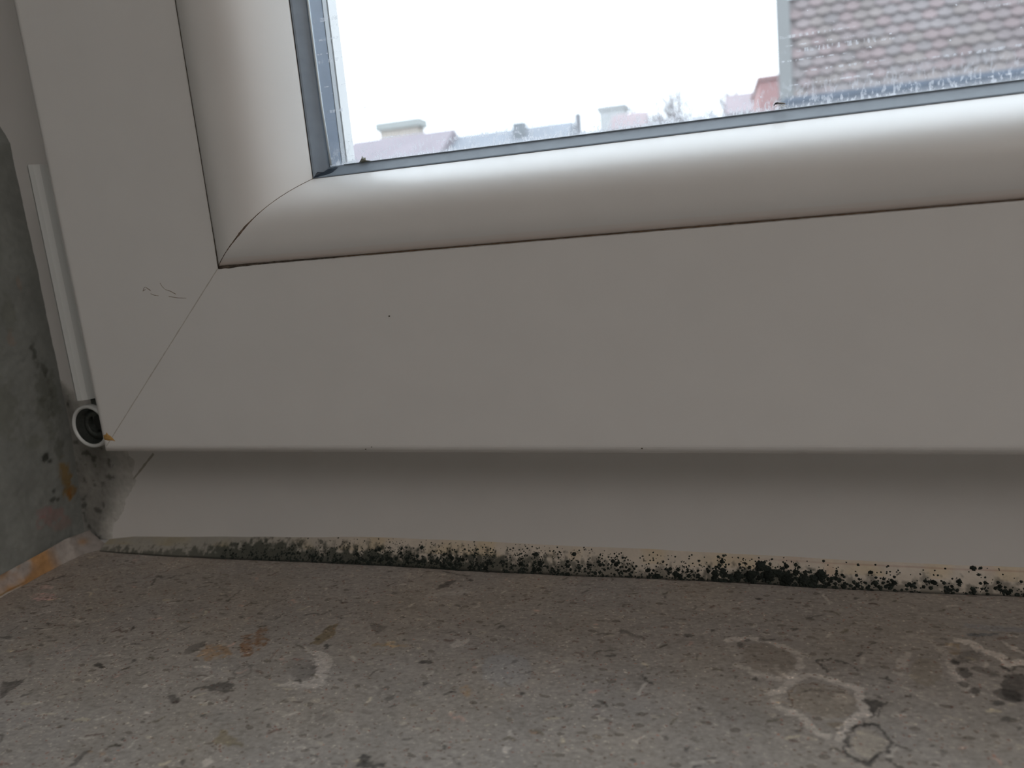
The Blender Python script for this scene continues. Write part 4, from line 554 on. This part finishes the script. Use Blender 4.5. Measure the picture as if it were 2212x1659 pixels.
def paint(col, X, Y, shape, jag=.55, soft=.25):
    kind = shape[0]; f = np.array(shape[1], float); f = f*(f.mean()**.85); pts = [(a/10, b/10) for a, b in shape[-1]]
    w_ = shape[2]*(1.3 if f.mean() > 1.1 else 1) if kind == 's' else 0
    xs = [p[0] for p in pts]; ys = [p[1] for p in pts]; m_ = 1.5+w_
    mk = (X > min(xs)-m_) & (X < max(xs)+m_) & (Y > min(ys)-m_) & (Y < max(ys)+m_)
    if not mk.any(): return
    x = X[mk]; y = Y[mk]
    xj = x+(fbm(x, y, .9, 3, 11)-.5)*jag*3; yj = y+(fbm(x, y, .9, 3, 23)-.5)*jag*3
    if kind == 's':
        d = np.full(x.shape, 1e9)
        for a, b in zip(pts[:-1], pts[1:]): d = np.minimum(d, seg_dist(xj, yj, *a, *b))
        al = np.clip((w_/2-d)/soft+.5, 0, 1)
    else:
        ins = in_poly(xj, yj, pts); d = np.full(x.shape, 1e9)
        for a, b in zip(pts, pts[1:]+pts[:1]): d = np.minimum(d, seg_dist(xj, yj, *a, *b))
        al = np.where(ins, np.clip(.5+d/soft, 0, 1), np.clip(.5-d/soft, 0, 1))
    sat = f.max()-f.min()
    al = al*(.72+.28*vnoise(x, y, 1.5, 4))
    if sat > .3: al = al*np.clip((fbm(x, y, .8, 3, 91)-.30)*4, .12, 1)
    col[mk] *= (1+(f-1)*al[:, None])
gx = np.concatenate([np.linspace(-1, .0, 9)[:-1]*0+np.array([]) if False else np.array([.0012]), np.arange(.0018, .312, .00034), np.linspace(.315, .98, 40)])
gy = np.concatenate([np.linspace(-.235, -.092, 20), np.arange(-.090, .0195, .00034), [.0196]])
GX, GYY = np.meshgrid(gx, gy, indexing='ij')
Xm, Ym = GX*1000, GYY*1000
col = np.ones(GX.shape+(3,))*np.array([.298,.266,.236])
big = fbm(Xm, Ym, .02, 3, 2); mid = fbm(Xm+.6*Ym, Ym*1.8, .12, 3, 9)
col *= (1+.22*(big-.5))[..., None]; col *= (1+.28*(mid-.5))[..., None]
tint = fbm(Xm, Ym, .06, 2, 41)-.5
col *= np.stack([1+.05*tint, 1+.0*tint, 1-.09*tint], -1)
fine = fbm(Xm*.8+Ym*.5, Ym*2.0-Xm*.4, .9, 2, 77); col *= (1-.22*np.clip((fine-.62)*8, 0, 1)+.16*np.clip((.36-fine)*8, 0, 1))[..., None]
# scattered small shell fragments
r_ = random.Random(12)
for k in range(520):
    x = r_.uniform(2, 305); y = r_.uniform(-85, 14); L_ = r_.uniform(.5, 2.6) * (1.5 if x < 130 else 1); a = r_.gauss(.35, .5)
    f = r_.choice([.55,.6,.7,.75,1.25,1.3]); tn = r_.choice([(1,1,1),(1,1,1),(1.1,.85,.8),(1,.97,.85)])
    bend = r_.gauss(0, .35)
    p = [(x, y), (x+L_*math.cos(a)*.5, y+L_*math.sin(a)*.5), (x+L_*math.cos(a+bend), y+L_*math.sin(a+bend))]
    paint(col, Xm, Ym, ['s', [f*q for q in tn], r_.uniform(.25,.8), [(q[0]*10, q[1]*10) for q in p]], .15, .2)
for s2 in SHAPES: paint(col, Xm, Ym, s2)
hz = -.00006*fbm(Xm, Ym, .15, 2, 3)
P = np.stack([GX, GYY, hz], -1)
mb = MB(); mb.grid(P, col)
# front nosing and underside
c0 = (.298,.266,.236); xs0, xs1 = .0012, .98
mb.add([(xs0,-.235,0),(xs1,-.235,0),(xs1,-.235,-.03),(xs0,-.235,-.03),(xs0,.0196,-.03),(xs1,.0196,-.03),(xs1,.0196,0),(xs0,.0196,0)],
       [(0,3,2,1),(3,4,5,2),(4,7,6,5),(0,7,4,3),(1,2,5,6)], c0)
tag(mb.build('windowsill', M['sill']), 'grey-beige shell limestone windowsill speckled with fossils, in the foreground under the window', 'windowsill')

# ================================================================== silicone joint and mould
SX = np.array([8.3,17.3,33.8,62.8,91.9,119.4,151.9,188.8,212,235.2,259.3,281.8,304.4,330,980])/1000
SYV = np.array([14.5,14.0,13.6,13.9,14.8,15.3,14.9,15.4,16.3,16.4,16.1,16.3,17.1,17.2,17.2])/1000
TX = np.array([8,20,59,90,118,151,188,212,235,260,283,305,330,980])/1000
TZ = np.array([2.6,4.0,5.6,6.6,7.8,7.8,7.6,7.6,7.2,6.9,6.8,6.8,6.8,6.8])/1000
def sil(x, v):
    """point on the sealant fillet: v = 0 on the sill, 1 on the frame"""
    ys = np.interp(x, SX, SYV) + .0003*(vnoise(x*1000, 0*x, .12, 6)-.5); zt = np.interp(x, TX, TZ) + .0003*(vnoise(x*1000, 0*x, .1, 8)-.5)
    y = ys + (FY-ys)*v; z = zt*v
    b = .0004*np.sin(v*PI)
    nrm = np.hypot(FY-ys, zt)
    return np.stack([x+0*v, y-b*zt/nrm, z+b*(FY-ys)/nrm+.00002], -1)
ux = np.concatenate([np.arange(.008, .312, .00022), np.linspace(.315, .945, 60)]); vv = np.linspace(0, 1, 40)
U, V = np.meshgrid(ux, vv, indexing='ij')
P = sil(U, V)
Um = U*1000; Vm = V*7
c = np.ones(U.shape+(3,))*np.array([.56,.50,.425])
c *= (1+.16*(fbm(Um, Vm, .35, 3, 5)-.5))[..., None]
yel = np.clip((fbm(Um, Vm*1.5, .12, 2, 15)-.5)*4, 0, 1)*(V > .5); c *= 1-yel[..., None]*np.array([.0,.06,.2])
left_dirty = np.clip((125-Um)/60, 0, 1)          # the greyer, grimier end near the corner
c *= (1-left_dirty[..., None]*np.array([.42,.38,.36]))
film_h = np.interp(Um, [8,40,60,75,100,140,165,200,222,240,255,300,980], [.30,.38,.50,.85,.62,.55,.58,.46,.36,.55,.50,.38,.2])
fn = fbm(Um, Vm, .8, 3, 51)
film = np.clip((film_h*1.25-V)*3+(fn-.5)*3.2, 0, 1)
dens = np.interp(Um, [8,20,45,62,80,100,125,160,185,205,222,238,252,262,305,980], [.45,.75,.7,.88,.92,.9,.97,.92,.78,.65,.7,.92,.9,.68,.6,.2])
c = c*(1-(film*dens)[..., None]) + (film*dens)[..., None]*np.array([.048,.053,.042])
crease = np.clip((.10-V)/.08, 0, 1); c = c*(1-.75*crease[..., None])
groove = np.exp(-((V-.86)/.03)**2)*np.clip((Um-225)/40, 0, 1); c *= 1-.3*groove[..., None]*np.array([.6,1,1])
pink = np.clip((Um-230)/40, 0, 1)*np.clip((fbm(Um, Vm, .2, 2, 61)-.55)*5, 0, 1)*(V > .35); c *= 1-pink[..., None]*np.array([.05,.16,.2])
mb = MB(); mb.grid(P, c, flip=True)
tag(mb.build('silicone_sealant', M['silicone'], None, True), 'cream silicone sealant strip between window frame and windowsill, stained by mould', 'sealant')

mb = MB(); r_ = random.Random(21)
def colony(x, v, r, dark=1.0):
    """a furry blob: star-shaped low dome on the sealant"""
    n_ = 7 if r < .00035 else 15; base = sil(np.array(x), np.array(v)); bx = sil(np.array(x+.0003), np.array(v)); bv = sil(np.array(x), np.array(min(1, v+.05)))
    e1 = Vector(bx-base).normalized(); e2 = Vector(bv-base).normalized() if v < .95 else Vector((0,.5,.85)).normalized(); nn = e1.cross(e2).normalized()
    if nn.y > 0: nn = -nn
    ctr = Vector(base); pts_ = []
    for k in range(n_):
        a = 2*PI*k/n_+r_.random()*.4; rr = r*(r_.uniform(.75, 1.1) if k % 2 else r_.uniform(.9, 1.45) if n_ > 7 else r_.uniform(.6, 1.2))
        p = ctr + e1*math.cos(a)*rr + e2*math.sin(a)*rr*.95
        if p.z < .00005: p.z = .00005
        if p.y > FY-.0001: p.y = FY-.0001
        pts_.append(p)
    inner = [ctr+(p-ctr)*.6+nn*r*.28 for p in pts_]; top = ctr+nn*r*.36
    v_ = [tuple(p-nn*.00001) for p in pts_]+[tuple(p) for p in inner]+[tuple(top)]
    f_ = [(k, (k+1) % n_, n_+(k+1) % n_, n_+k) for k in range(n_)]+[(n_+k, n_+(k+1) % n_, 2*n_) for k in range(n_)]
    g = r_.uniform(.7, 1.35)*dark
    mb.add(v_, f_, (.026*g, .032*g, .028*g))
N_DOTS = 8000
for k in range(N_DOTS):
    x = r_.uniform(.062, .309); xm = x*1000
    if xm < 92: x_ = .55
    d_low = np.interp(xm, [62,80,100,125,160,185,205,222,232,240,250,262,305], [.35,.5,.75,1.0,.95,.8,.45,.4,.9,1.0,.7,.28,.16])
    h_ = np.interp(xm, [62,90,110,140,200,230,305], [.5,.6,.75,.78,.76,.66,.6])
    v = abs(r_.gauss(0, 1))*h_*.55
    if v > .97: continue
    if r_.random() > d_low: continue
    cl = vnoise(xm, v*7, .55, 71)
    if cl < .42 and r_.random() < .85: continue
    colony(x, v, r_.choice([.00018,.00022,.0003,.00038]) * (1.25 if xm > 225 else 1)*(1 if v < .4 else .85))
# larger round colonies, counted off the strip
for k in range(150):
    x = r_.uniform(.110, .306); xm = x*1000
    v = r_.uniform(.03, .75)**1.0
    big = .00035+.0004*r_.random()
    if xm > 225: big = .0004+.00045*r_.random()*(1.0 if v < .55 else .6)
    if xm > 262 and r_.random() < .4: continue
    if v > .5 and r_.random() < .45: continue
    colony(x, v, big, .85)
    for q in range(r_.randint(3, 9)):
        a = r_.random()*6.28; d_ = r_.uniform(1.1, 1.7); colony(min(.31, x+math.cos(a)*big*d_), min(.95, max(.01, v+math.sin(a)*big*140*d_)), big*r_.uniform(.15,.35))
for (x, v, q) in [(.2405,.62,.0013),(.2475,.66,.0006),(.2455,.40,.0010),(.2500,.48,.0008),(.2690,.62,.0005),(.2935,.92,.0007),(.2953,.93,.0004),(.2425,.30,.0016),(.2475,.22,.0017),(.2378,.25,.0014),(.2345,.22,.0013),(.2520,.2,.0015),(.2560,.42,.0012),(.2545,.3,.0010)]:
    colony(x, v, q, .8)
    for k in range(10):
        a = r_.random()*6.28; colony(x+math.cos(a)*q*.9, max(.01, min(.95, v+math.sin(a)*q*110)), q*.35)
# a few lone star specks high on the strip
for k in range(60): colony(r_.uniform(.115, .306), r_.uniform(.6, .93), r_.choice([.00018,.00025,.0003]))
tag(mb.build('mould_growth', M['mould']), 'black and dark green mould speckling the sealant strip below the window frame', 'mould', kind='stuff')

# ================================================================== left reveal wall
wy = np.concatenate([np.linspace(-.20, -.032, 16), np.arange(-.030, .0205, .0005), np.linspace(.022, .14, 5)])
wz = np.concatenate([np.arange(-.031, -.001, .006), np.arange(0, .172, .0005), np.linspace(.18, 1.30, 30)])
WY, WZ = np.meshgrid(wy, wz, indexing='ij'); Ym2 = WY*1000; Zm2 = WZ*1000
bmp = (fbm(Ym2, Zm2, .12, 4, 4)-.5)*.0010 + (fbm(Ym2, Zm2, .7, 2, 14)-.5)*.0002
XWv = .0008+bmp
lowc = np.clip((45-Zm2)/35, 0, 1)*np.clip((Ym2+5)/20, 0, 1)           # plaster shrinks back towards the bottom corner
XWv = XWv - lowc*.0035
topc = np.clip((Zm2-147)/8, 0, 1)*np.clip((Ym2-8)/8, 0, 1); XWv = XWv - topc*.004
c = np.ones(WY.shape+(3,))*np.array([1,1,1.])
c *= (1+.3*(fbm(Ym2, Zm2, .09, 3, 24)-.5))[..., None]
def wspot(y, z, ry, rz, f, k=1.0, seed=1):
    global c
    d = np.hypot((Ym2-y)/ry, (Zm2-z)/rz)+(fbm(Ym2, Zm2, .6, 2, seed)-.5)*1.2
    al = np.clip((1.1-d)*2, 0, 1)*k
    c *= 1+(np.array(f)-1)*al[..., None]
for y, z, ry, rz, f in [(12.2,76,1.2,4,.5),(14.5,69,1.2,3,.55),(13,63,3,9,.7),(8.3,38.3,1.6,1.6,.25),(9.5,36.8,1.4,1.1,.3),(8.9,25.9,1,1.4,.45),(8.0,23,1.6,.8,.45),(10,22.3,1,.8,.5),(11,55,3,6,.75),(12,47,2,3,.75),(14,40,2,6,.7),(5,45,3,3,.85),(16,60,2,12,.75),(6,90,3,6,.85),(-3,60,6,10,.85)]:
    wspot(y, z, ry, rz, (f,f,f*.95), 1, int(y*7+z))
wspot(15.0, 28, 2.6, 8.5, (1.05,.72,.38), 1, 3); wspot(16.2, 22.5, 2.4, 3.5, (1.0,.6,.25), .8, 5)
wspot(6.5, 17, 6, 3.0, (1.15,.85,.85), 1, 9); wspot(4, 20, 3.5, 2, (1.15,.85,.87), 1, 10); wspot(11, 12.5, 5, 2.5, (1.15,.92,.9), 1, 12)
wspot(12.2, 100, 1, 3, (1.2,.95,.85), .6, 15); wspot(5, 82, 1.5, 3, (1.15,.9,.8), .6, 16)
mb = MB(); mb.grid(np.stack([XWv, WY, WZ], -1), c)
mb.box((-1.5,-.20,-.9),(-.012,OY,1.6)); 
tag(mb.build('wall_left', M['plaster'], None, True), kind='structure')
# smears of old filler on the frame at the bottom left corner belong to the wall edge
# ---- orange-stained caulk between wall and sill
cy_ = np.concatenate([np.arange(-.10, .0185, .0004)]); cv = np.linspace(0, 1, 22)
CY, CV = np.meshgrid(cy_, cv, indexing='ij')
wid = np.interp(CY*1000, [-100,-21,-17,-6,6,12,16,19], [2.6,2.6,2.6,1.8,1.6,2.6,6.5,9])/1000; hgt = np.interp(CY*1000, [-100,-20,0,8,19], [5.8,6.0,7.0,7.6,6.5])/1000
nz_ = (fbm(CY*1000, CV*6, .35, 3, 8)-.5)
PX = .0010+wid*(1-CV)**1.15+.0009*nz_*(CV < .98)+.0002; PZ = hgt*CV**1.1+.00004
c = np.ones(CY.shape+(3,))*np.array([.42,.38,.35])
ymm = CY*1000
orange = np.clip((fbm(ymm*.45, CV*3.5, .28, 3, 19)-.38)*6, 0, 1)*np.clip((4-ymm)/5, 0, 1)
c = c*(1-orange[..., None]*np.array([-.12,.30,.66]))
pale = np.exp(-((CV-.55)/.22)**2)*np.clip((-4-ymm)/8, 0, 1); c = c*(1-.8*pale[..., None]) + .8*pale[..., None]*np.array([.44,.37,.33])
c *= (1+.35*nz_)[..., None]
edge_w = np.exp(-((CV-.06)/.05)**2)*np.clip((-12-ymm)/6, 0, 1); c = c*(1-edge_w[..., None])+edge_w[..., None]*np.array([.5,.5,.48])
br = np.exp(-((CV-.14)/.05)**2)*np.clip((-8-ymm)/6, 0, 1); c *= 1-br[..., None]*np.array([.35,.5,.75])
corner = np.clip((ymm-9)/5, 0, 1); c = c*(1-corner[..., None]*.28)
sp2 = np.exp(-((ymm-13.5)/1.6)**2-((CV-.62)/.16)**2); c *= 1-sp2[..., None]*np.array([0,.3,.55])
c *= .82
mb = MB(); mb.grid(np.stack([PX, CY, PZ], -1), c)
tag(mb.build('caulk_bead', M['caulk'], None, True), 'rough orange-stained caulk bead in the corner between left wall and windowsill', 'caulk')

# ================================================================== small loose things
# filler flake on the sash corner
mb = MB(); poly = [(35.9,48.2),(36.4,48.9),(37.2,49.2),(38.0,49.5),(38.7,50.0),(39.1,49.3),(39.9,49.0),(40.9,48.0),(41.8,46.9),(40.7,47.3),(39.8,47.4),(38.6,47.4),(37.2,47.5)]
lump(mb, poly, lambda x, z: (.003-math.sqrt(max(0, .003**2-max(0, .003-(x-SL))**2)) if x < SL+.003 else 0)-.00002, .0002, (.50,.30,.10), 3, 5, .2)
tag(mb.build('filler_flake', M['caulk']), 'small orange-yellow filler flake stuck on the lower left corner of the sash', 'flake')
# grey crumb between gasket and glass
mb = MB(); poly = [(131.8,126.2),(132.3,126.8),(132.7,127.2),(133.1,127.7),(133.6,127.2),(134.1,127.3),(134.2,126.8),(134.0,126.3),(135.0,126.4),(135.7,126.2),(135.0,125.9),(133.5,125.8),(132.5,125.8)]
lump(mb, poly, lambda x, z: .01705, .0007, (.22,.22,.18), 3, 8, .25)
tag(mb.build('dirt_crumb', M['caulk']), 'olive-grey dirt crumb against the glass at the lower left of the pane', 'dirt')
for (x, z, r0, lb) in [(131.7,44.6,.00017,'tiny black speck near the sash bottom edge, left one of a close pair'), (133.7,45.3,.00015,'tiny black speck near the sash bottom edge, right one of a close pair'), (211.0,45.0,.00018,'tiny black speck alone near the sash bottom edge, right of centre'), (144.1,82.8,.00018,'tiny dark speck on the middle of the broad sash rail')]:
    mb = MB(); mb.ball((x/1000, -.00005, z/1000), (r0*1.4, .0001, r0), 8, (1,1,1))
    tag(mb.build('dirt_speck', M['dirt']), lb, 'speck', 'black specks on the sash')
# gnat on the glass
gn = tag(empty('gnat', (.2462, .0168, .1261)), 'tiny pale gnat with striped body clinging to the glass above the gasket', 'insect')
def gp_(mb, name, mat, smooth=True):
    o = mb.build(name, mat, gn, smooth); o.location = -gn.location; return o
def mmv(p, y=16.5): return (p[0]/1000, y/1000, p[1]/1000)
mb = MB()
path = [(244.95,127.1),(245.0,127.25),(245.1,127.42),(245.3,127.58),(245.6,127.66),(245.9,127.66),(246.05,127.6),(246.2,127.57),(246.5,127.53),(246.85,127.46),(247.2,127.38),(247.45,127.28),(247.62,127.2)]
rad = [.00004,.00014,.00013,.00022,.00026,.0002,.00015,.00018,.00021,.0002,.00017,.00011,.00004]
path2, rad2, cols = [], [], []
for i in range(len(path)-1):
    for j in range(4):
        t = j/4; path2.append((path[i][0]*(1-t)+path[i+1][0]*t, path[i][1]*(1-t)+path[i+1][1]*t)); rad2.append(rad[i]*(1-t)+rad[i+1]*t)
mb.tube([mmv(p) for p in path2], rad2, 10)
cc = []
for i, p in enumerate(path2):
    cc += [((.05,.045,.05) if p[0] < 246.0 else ((.09,.08,.07) if int((p[0]-246.0)/.13) % 2 == 0 else (.38,.34,.30)))]*10
mb.c = [np.array(cc)]
gp_(mb, 'body', M['fly'])
mb = MB(); mb.tube([mmv((245.0,127.15)), mmv((244.92,126.85)), mmv((244.86,126.65))], [.00003,.00002,.00002], 6, (.06,.05,.05)); mb.tube([mmv((245.05,127.35)), mmv((244.7,127.5)), mmv((244.5,127.4))], .000018, 5, (.1,.09,.09)); gp_(mb, 'feelers', M['fly'])
for w_ in ([(245.75,127.75),(245.72,128.2),(245.85,128.6),(246.2,129.0),(246.8,129.2),(247.4,128.95),(247.62,128.45),(247.4,127.95),(246.8,127.72)],
           [(245.6,127.75),(245.0,127.9),(244.4,128.1),(244.15,128.5),(244.35,128.95),(244.9,129.2),(245.5,129.15),(245.72,128.7)]):
    mb = MB(); lump(mb, w_, lambda x, z: .01670-(x*1000-245.6)**2*.00001, .00003, (1,1,1), 3, 3, .05)
    # vein
    gp_(mb, 'wing', M['wing'])
mb = MB()
for v_ in ([(245.7,127.75),(245.8,128.4),(246.3,128.95)], [(245.75,127.75),(246.1,128.25),(246.9,128.7)]): mb.tube([mmv(p, 16.55) for p in v_], .000025, 5, (.18,.17,.16))
gp_(mb, 'wing_veins', M['fly'])
for L_ in [[(245.6,127.4),(245.8,127.02),(245.5,126.82),(245.1,126.78),(244.9,126.25)], [(245.8,127.4),(246.2,126.95),(246.6,126.7),(246.75,126.4)], [(246.0,127.4),(246.4,127.1),(247.1,127.02),(247.7,126.78),(248.1,126.7)], [(246.2,127.3),(246.9,126.65),(246.4,126.3),(245.8,126.1)], [(246.5,127.2),(247.2,126.55),(246.9,126.1)], [(246.9,127.2),(247.6,126.4),(247.3,126.1)]]:
    mb = MB(); mb.tube([mmv(p, 16.3) for p in L_], [.00006]*(len(L_)-1)+[.00003], 6); gp_(mb, 'leg', M['leg'])

# ================================================================== room shell
def struct(name, boxes, mat):
    mb = MB()
    for a, b in boxes: mb.box(a, b)
    return tag(mb.build(name, mat), kind='structure')
struct('wall_right', [((WX1+.006,-.20,-.9),(2.5,OY,1.6))], M['room'])
struct('wall_front', [((-.012,-.20,-.9),(WX1+.006,OY,-.032)), ((-.012,-.20,WZ1+.001),(WX1+.006,OY,1.6))], M['room'])
struct('wall_west', [((-1.6,-4.1,-.9),(-1.5,OY,1.6))], M['room'])
struct('wall_east', [((2.5,-4.1,-.9),(2.6,OY,1.6))], M['room'])
struct('wall_back', [((-1.5,-4.1,-.9),(2.5,-4.0,1.6))], M['room'])
struct('floor', [((-1.6,-4.1,-1.0),(2.6,OY,-.9))], M['floor'])
struct('ceiling', [((-1.6,-4.1,1.6),(2.6,OY,1.7))], M['room'])

# ================================================================== outside
GZ = -3.5
mb = MB(); mb.add([(-160,1.2,GZ),(160,1.2,GZ),(160,300,GZ),(-160,300,GZ)], [(0,1,2,3)]); tag(mb.build('ground_1', M['ground']), kind='structure')
bpy.data.objects['ground_1'].name = 'outdoor_ground'
# neighbouring house with a steep tiled roof, close on the right
hs = tag(empty('neighbour_house', (5, 12, GZ)), 'neighbouring house with steep pinkish grey tiled roof, right side of the window view', 'house')
def hp(mb, name, mat, par, smooth=False):
    o = mb.build(name, mat, par, smooth); o.location = -par.location; return o
EX, EY, EZ = 1.31, 12.0, 1.90; pit = math.radians(70)
su = Vector((0, math.cos(pit), math.sin(pit))); nn = Vector((0, -math.sin(pit), math.cos(pit)))
mb = MB(); TW, TH = .205, .165; r_ = random.Random(4)
for i in range(26):
    for j in range(38):
        xa = EX+.17+j*TW+(TW/2 if i % 2 else 0); va = i*TH
        rows = []
        bump = r_.uniform(-.004,.004)
        for vv_, h in ((0, .030), (.02, .034), (TH*.6, .016), (TH+.02, .002)):
            row = []
            for k in range(9):
                t = k/8; x = xa+t*TW; sag = (4*(t-.5)**2)*.045 if vv_ < .03 else 0
                p = Vector((x, EY, EZ))+su*(va+vv_+sag)+nn*(h+bump+.014*math.cos((t-.5)*PI))
                row.append(tuple(p))
            rows.append(row)
        g = r_.uniform(.96, 1.04); tn = r_.choice([(1,.93,.95),(1.04,.91,.93),(.97,.95,.97),(1,.95,.93)])
        mb.grid(np.array(rows), np.tile(np.array([.156*g*tn[0], .141*g*tn[1], .138*g*tn[2]]), (36, 1)))
hp(mb, 'roof_tiles', M['tile'], hs)
mb = MB()
def slab(a, b, c4, d, th, c_):
    pts_ = [Vector(q) for q in (a, b, c4, d)]; n0 = (pts_[1]-pts_[0]).cross(pts_[3]-pts_[0]).normalized()*th
    mb.add([tuple(q) for q in pts_]+[tuple(q-n0) for q in pts_], [(0,1,2,3),(7,6,5,4),(0,4,5,1),(1,5,6,2),(2,6,7,3),(3,7,4,0)], c_)
o_ = Vector((EX, EY, EZ))
slab(o_, o_+Vector((8.4,0,0)), o_+Vector((8.4,0,0))+su*4.3, o_+su*4.3, .12, (.14,.12,.12))
hp(mb, 'roof_deck', M['tile'], hs)
mb = MB(); oo = o_+nn*.05
slab(oo, oo+Vector((.19,0,0)), oo+Vector((.19,0,0))+su*4.3, oo+su*4.3, .06, (.13,.131,.13))
hp(mb, 'verge_flashing', M['render_wall'], hs)
mb = MB()
for k in range(2): pass
mb.tube([(EX-.02, EY-.13, EZ-.07), (EX+8.4, EY-.13, EZ-.07)], .10, 16); mb.box((EX, EY-.05, EZ-.16), (EX+8.4, EY+.0, EZ+.0))
hp(mb, 'gutter', M['zinc'], hs, False)
mb = MB(); mb.box((EX+.15, EY+.02, GZ), (EX+8.2, EY+5, EZ-.02), (.06,.075,.10)); hp(mb, 'wall', M['render_wall'], hs)
# brick chimney stack seen beside the roof edge
def house(name, label, cat, ctr, parts_):
    e = tag(empty(name, (ctr[0], ctr[1], GZ)), label, cat)
    for nm, mat, boxes in parts_:
        mb = MB()
        for bx in boxes:
            if bx[0] == 'b': mb.box(bx[1], bx[2], bx[3])
            else:   # gable roof prism: x0,x1,y0,y1,z eave,z ridge
                _, (xa, xb, ya, yb, ze, zr), c_ = bx; ym = (ya+yb)/2
                mb.add([(xa,ya,ze),(xb,ya,ze),(xb,yb,ze),(xa,yb,ze),(xa,ym,zr),(xb,ym,zr)], [(0,1,5,4),(2,3,4,5),(0,4,3),(1,2,5),(0,3,2,1)], c_)
        hp(mb, nm, mat, e)
    return e
RW = M['render_wall']
house('brick_annexe', 'pale red brick annexe just left of the tiled roof edge', 'building', (1.95, 20), [('wall', RW, [('b', (1.52,20,GZ), (3.4,23,3.66), (.31,.175,.17))]), ('roof', RW, [('b', (1.47,19.95,3.66), (3.45,23.05,3.76), (.27,.17,.165))])])
house('flat_roofed_house', 'distant cream house with flat grey roof at the left of the skyline', 'house', (-26, 60), [('wall', RW, [('b', (-28,60,GZ), (-24.3,61.5,10.9), (.36,.32,.28))]), ('roof', RW, [('b', (-28.3,59.8,10.9), (-24.0,61.7,11.55), (.28,.29,.28))])])
house('long_roofed_house', 'distant long house with violet-grey roof at the far left of the skyline', 'house', (-22, 50), [('wall', RW, [('b', (-27,50,GZ), (-18.8,57,7.0), (.165,.145,.16))]), ('roof', RW, [('g', (-27.3,-18.6,49.6,57.4,6.9,9.15), (.165,.14,.155))])])
house('gabled_house', 'distant blue-grey roofed house with chimney, left of the skyline centre', 'house', (-14, 50), [('wall', RW, [('b', (-18.3,51,GZ), (-9.6,57,6.9), (.15,.155,.18))]), ('roof', RW, [('g', (-18.55,-9.4,50.5,57.5,6.8,8.65), (.14,.15,.17))]), ('chimney', RW, [('b', (-13.6,52,6.5), (-12.7,53,8.75), (.14,.15,.16))])])
house('chimney_stack_house', 'distant small house with a slim grey chimney at the skyline centre left', 'house', (-9.2, 62), [('wall', RW, [('b', (-10.6,62,GZ), (-8.9,66,8.6), (.32,.29,.24))]), ('roof', RW, [('g', (-10.8,-8.7,61.7,66.3,8.5,9.2), (.19,.19,.2))]), ('chimney', RW, [('b', (-10.9,63.2,8.3), (-10.4,63.7,10.7), (.15,.15,.16))])])
house('red_roofed_house', 'distant house with dull red roof at the skyline centre', 'house', (-6, 60), [('wall', RW, [('b', (-7.4,60.5,GZ), (-4.8,66,8.6), (.34,.3,.27))]), ('roof', RW, [('g', (-7.6,-4.6,60,66.5,8.5,10.15), (.21,.165,.17))])])
house('far_block', 'faint grey flat block behind the dull red roof on the skyline', 'building', (-10.7, 110), [('wall', RW, [('b', (-15.4,110,GZ), (-11.6,114,18.4), (.36,.36,.36))]), ('roof', RW, [('b', (-15.7,109.8,18.4), (-11.3,114.2,19.0), (.3,.3,.3))])])
house('pink_roofed_house', 'distant low pinkish roofed house right of the bare tree', 'house', (3, 50), [('wall', RW, [('b', (1.6,50.5,GZ), (4.4,56,7.3), (.28,.25,.25))]), ('roof', RW, [('g', (1.4,4.7,50,56.5,7.2,8.9), (.2,.16,.17))])])
def tree(label, x, y, h, seed, spread=1.0):
    r2 = random.Random(seed)
    mb = MB(); tw = mb
    def grow(p, d, L_, r0, lv):
        q = p+d*L_
        (mb if lv < 3 else tw).tube([tuple(p), tuple((p+q)/2+Vector((r2.gauss(0,1),r2.gauss(0,1),0))*L_*.04), tuple(q)], [r0, r0*.85, r0*.65], 5 if lv < 3 else 3, caps=False)
        if lv >= 6: return
        for k in range(3 if lv < 2 else r2.choice([2,3])):
            nd = (d+Vector((r2.gauss(0,.5)*spread, r2.gauss(0,.5)*spread, r2.uniform(-.05,.45)))).normalized()
            grow(q-d*L_*r2.uniform(0,.3), nd, L_*r2.uniform(.6,.8), r0*.62, lv+1)
    grow(Vector((x, y, GZ)), Vector((0,0,1)), h*.36, h*.024, 0)
    tag(mb.build('bare_tree', M['bark']), label, 'tree')
tree('bare leafless tree, tallest thing on the distant skyline', -1.1, 72, 17.3, 3, .8)
tree('smaller bare tree left of the tallest skyline tree', -4.7, 92, 20.0, 8, .75)
tree('smaller bare tree right of the tallest skyline tree', 2.6, 86, 18.2, 15, .75)
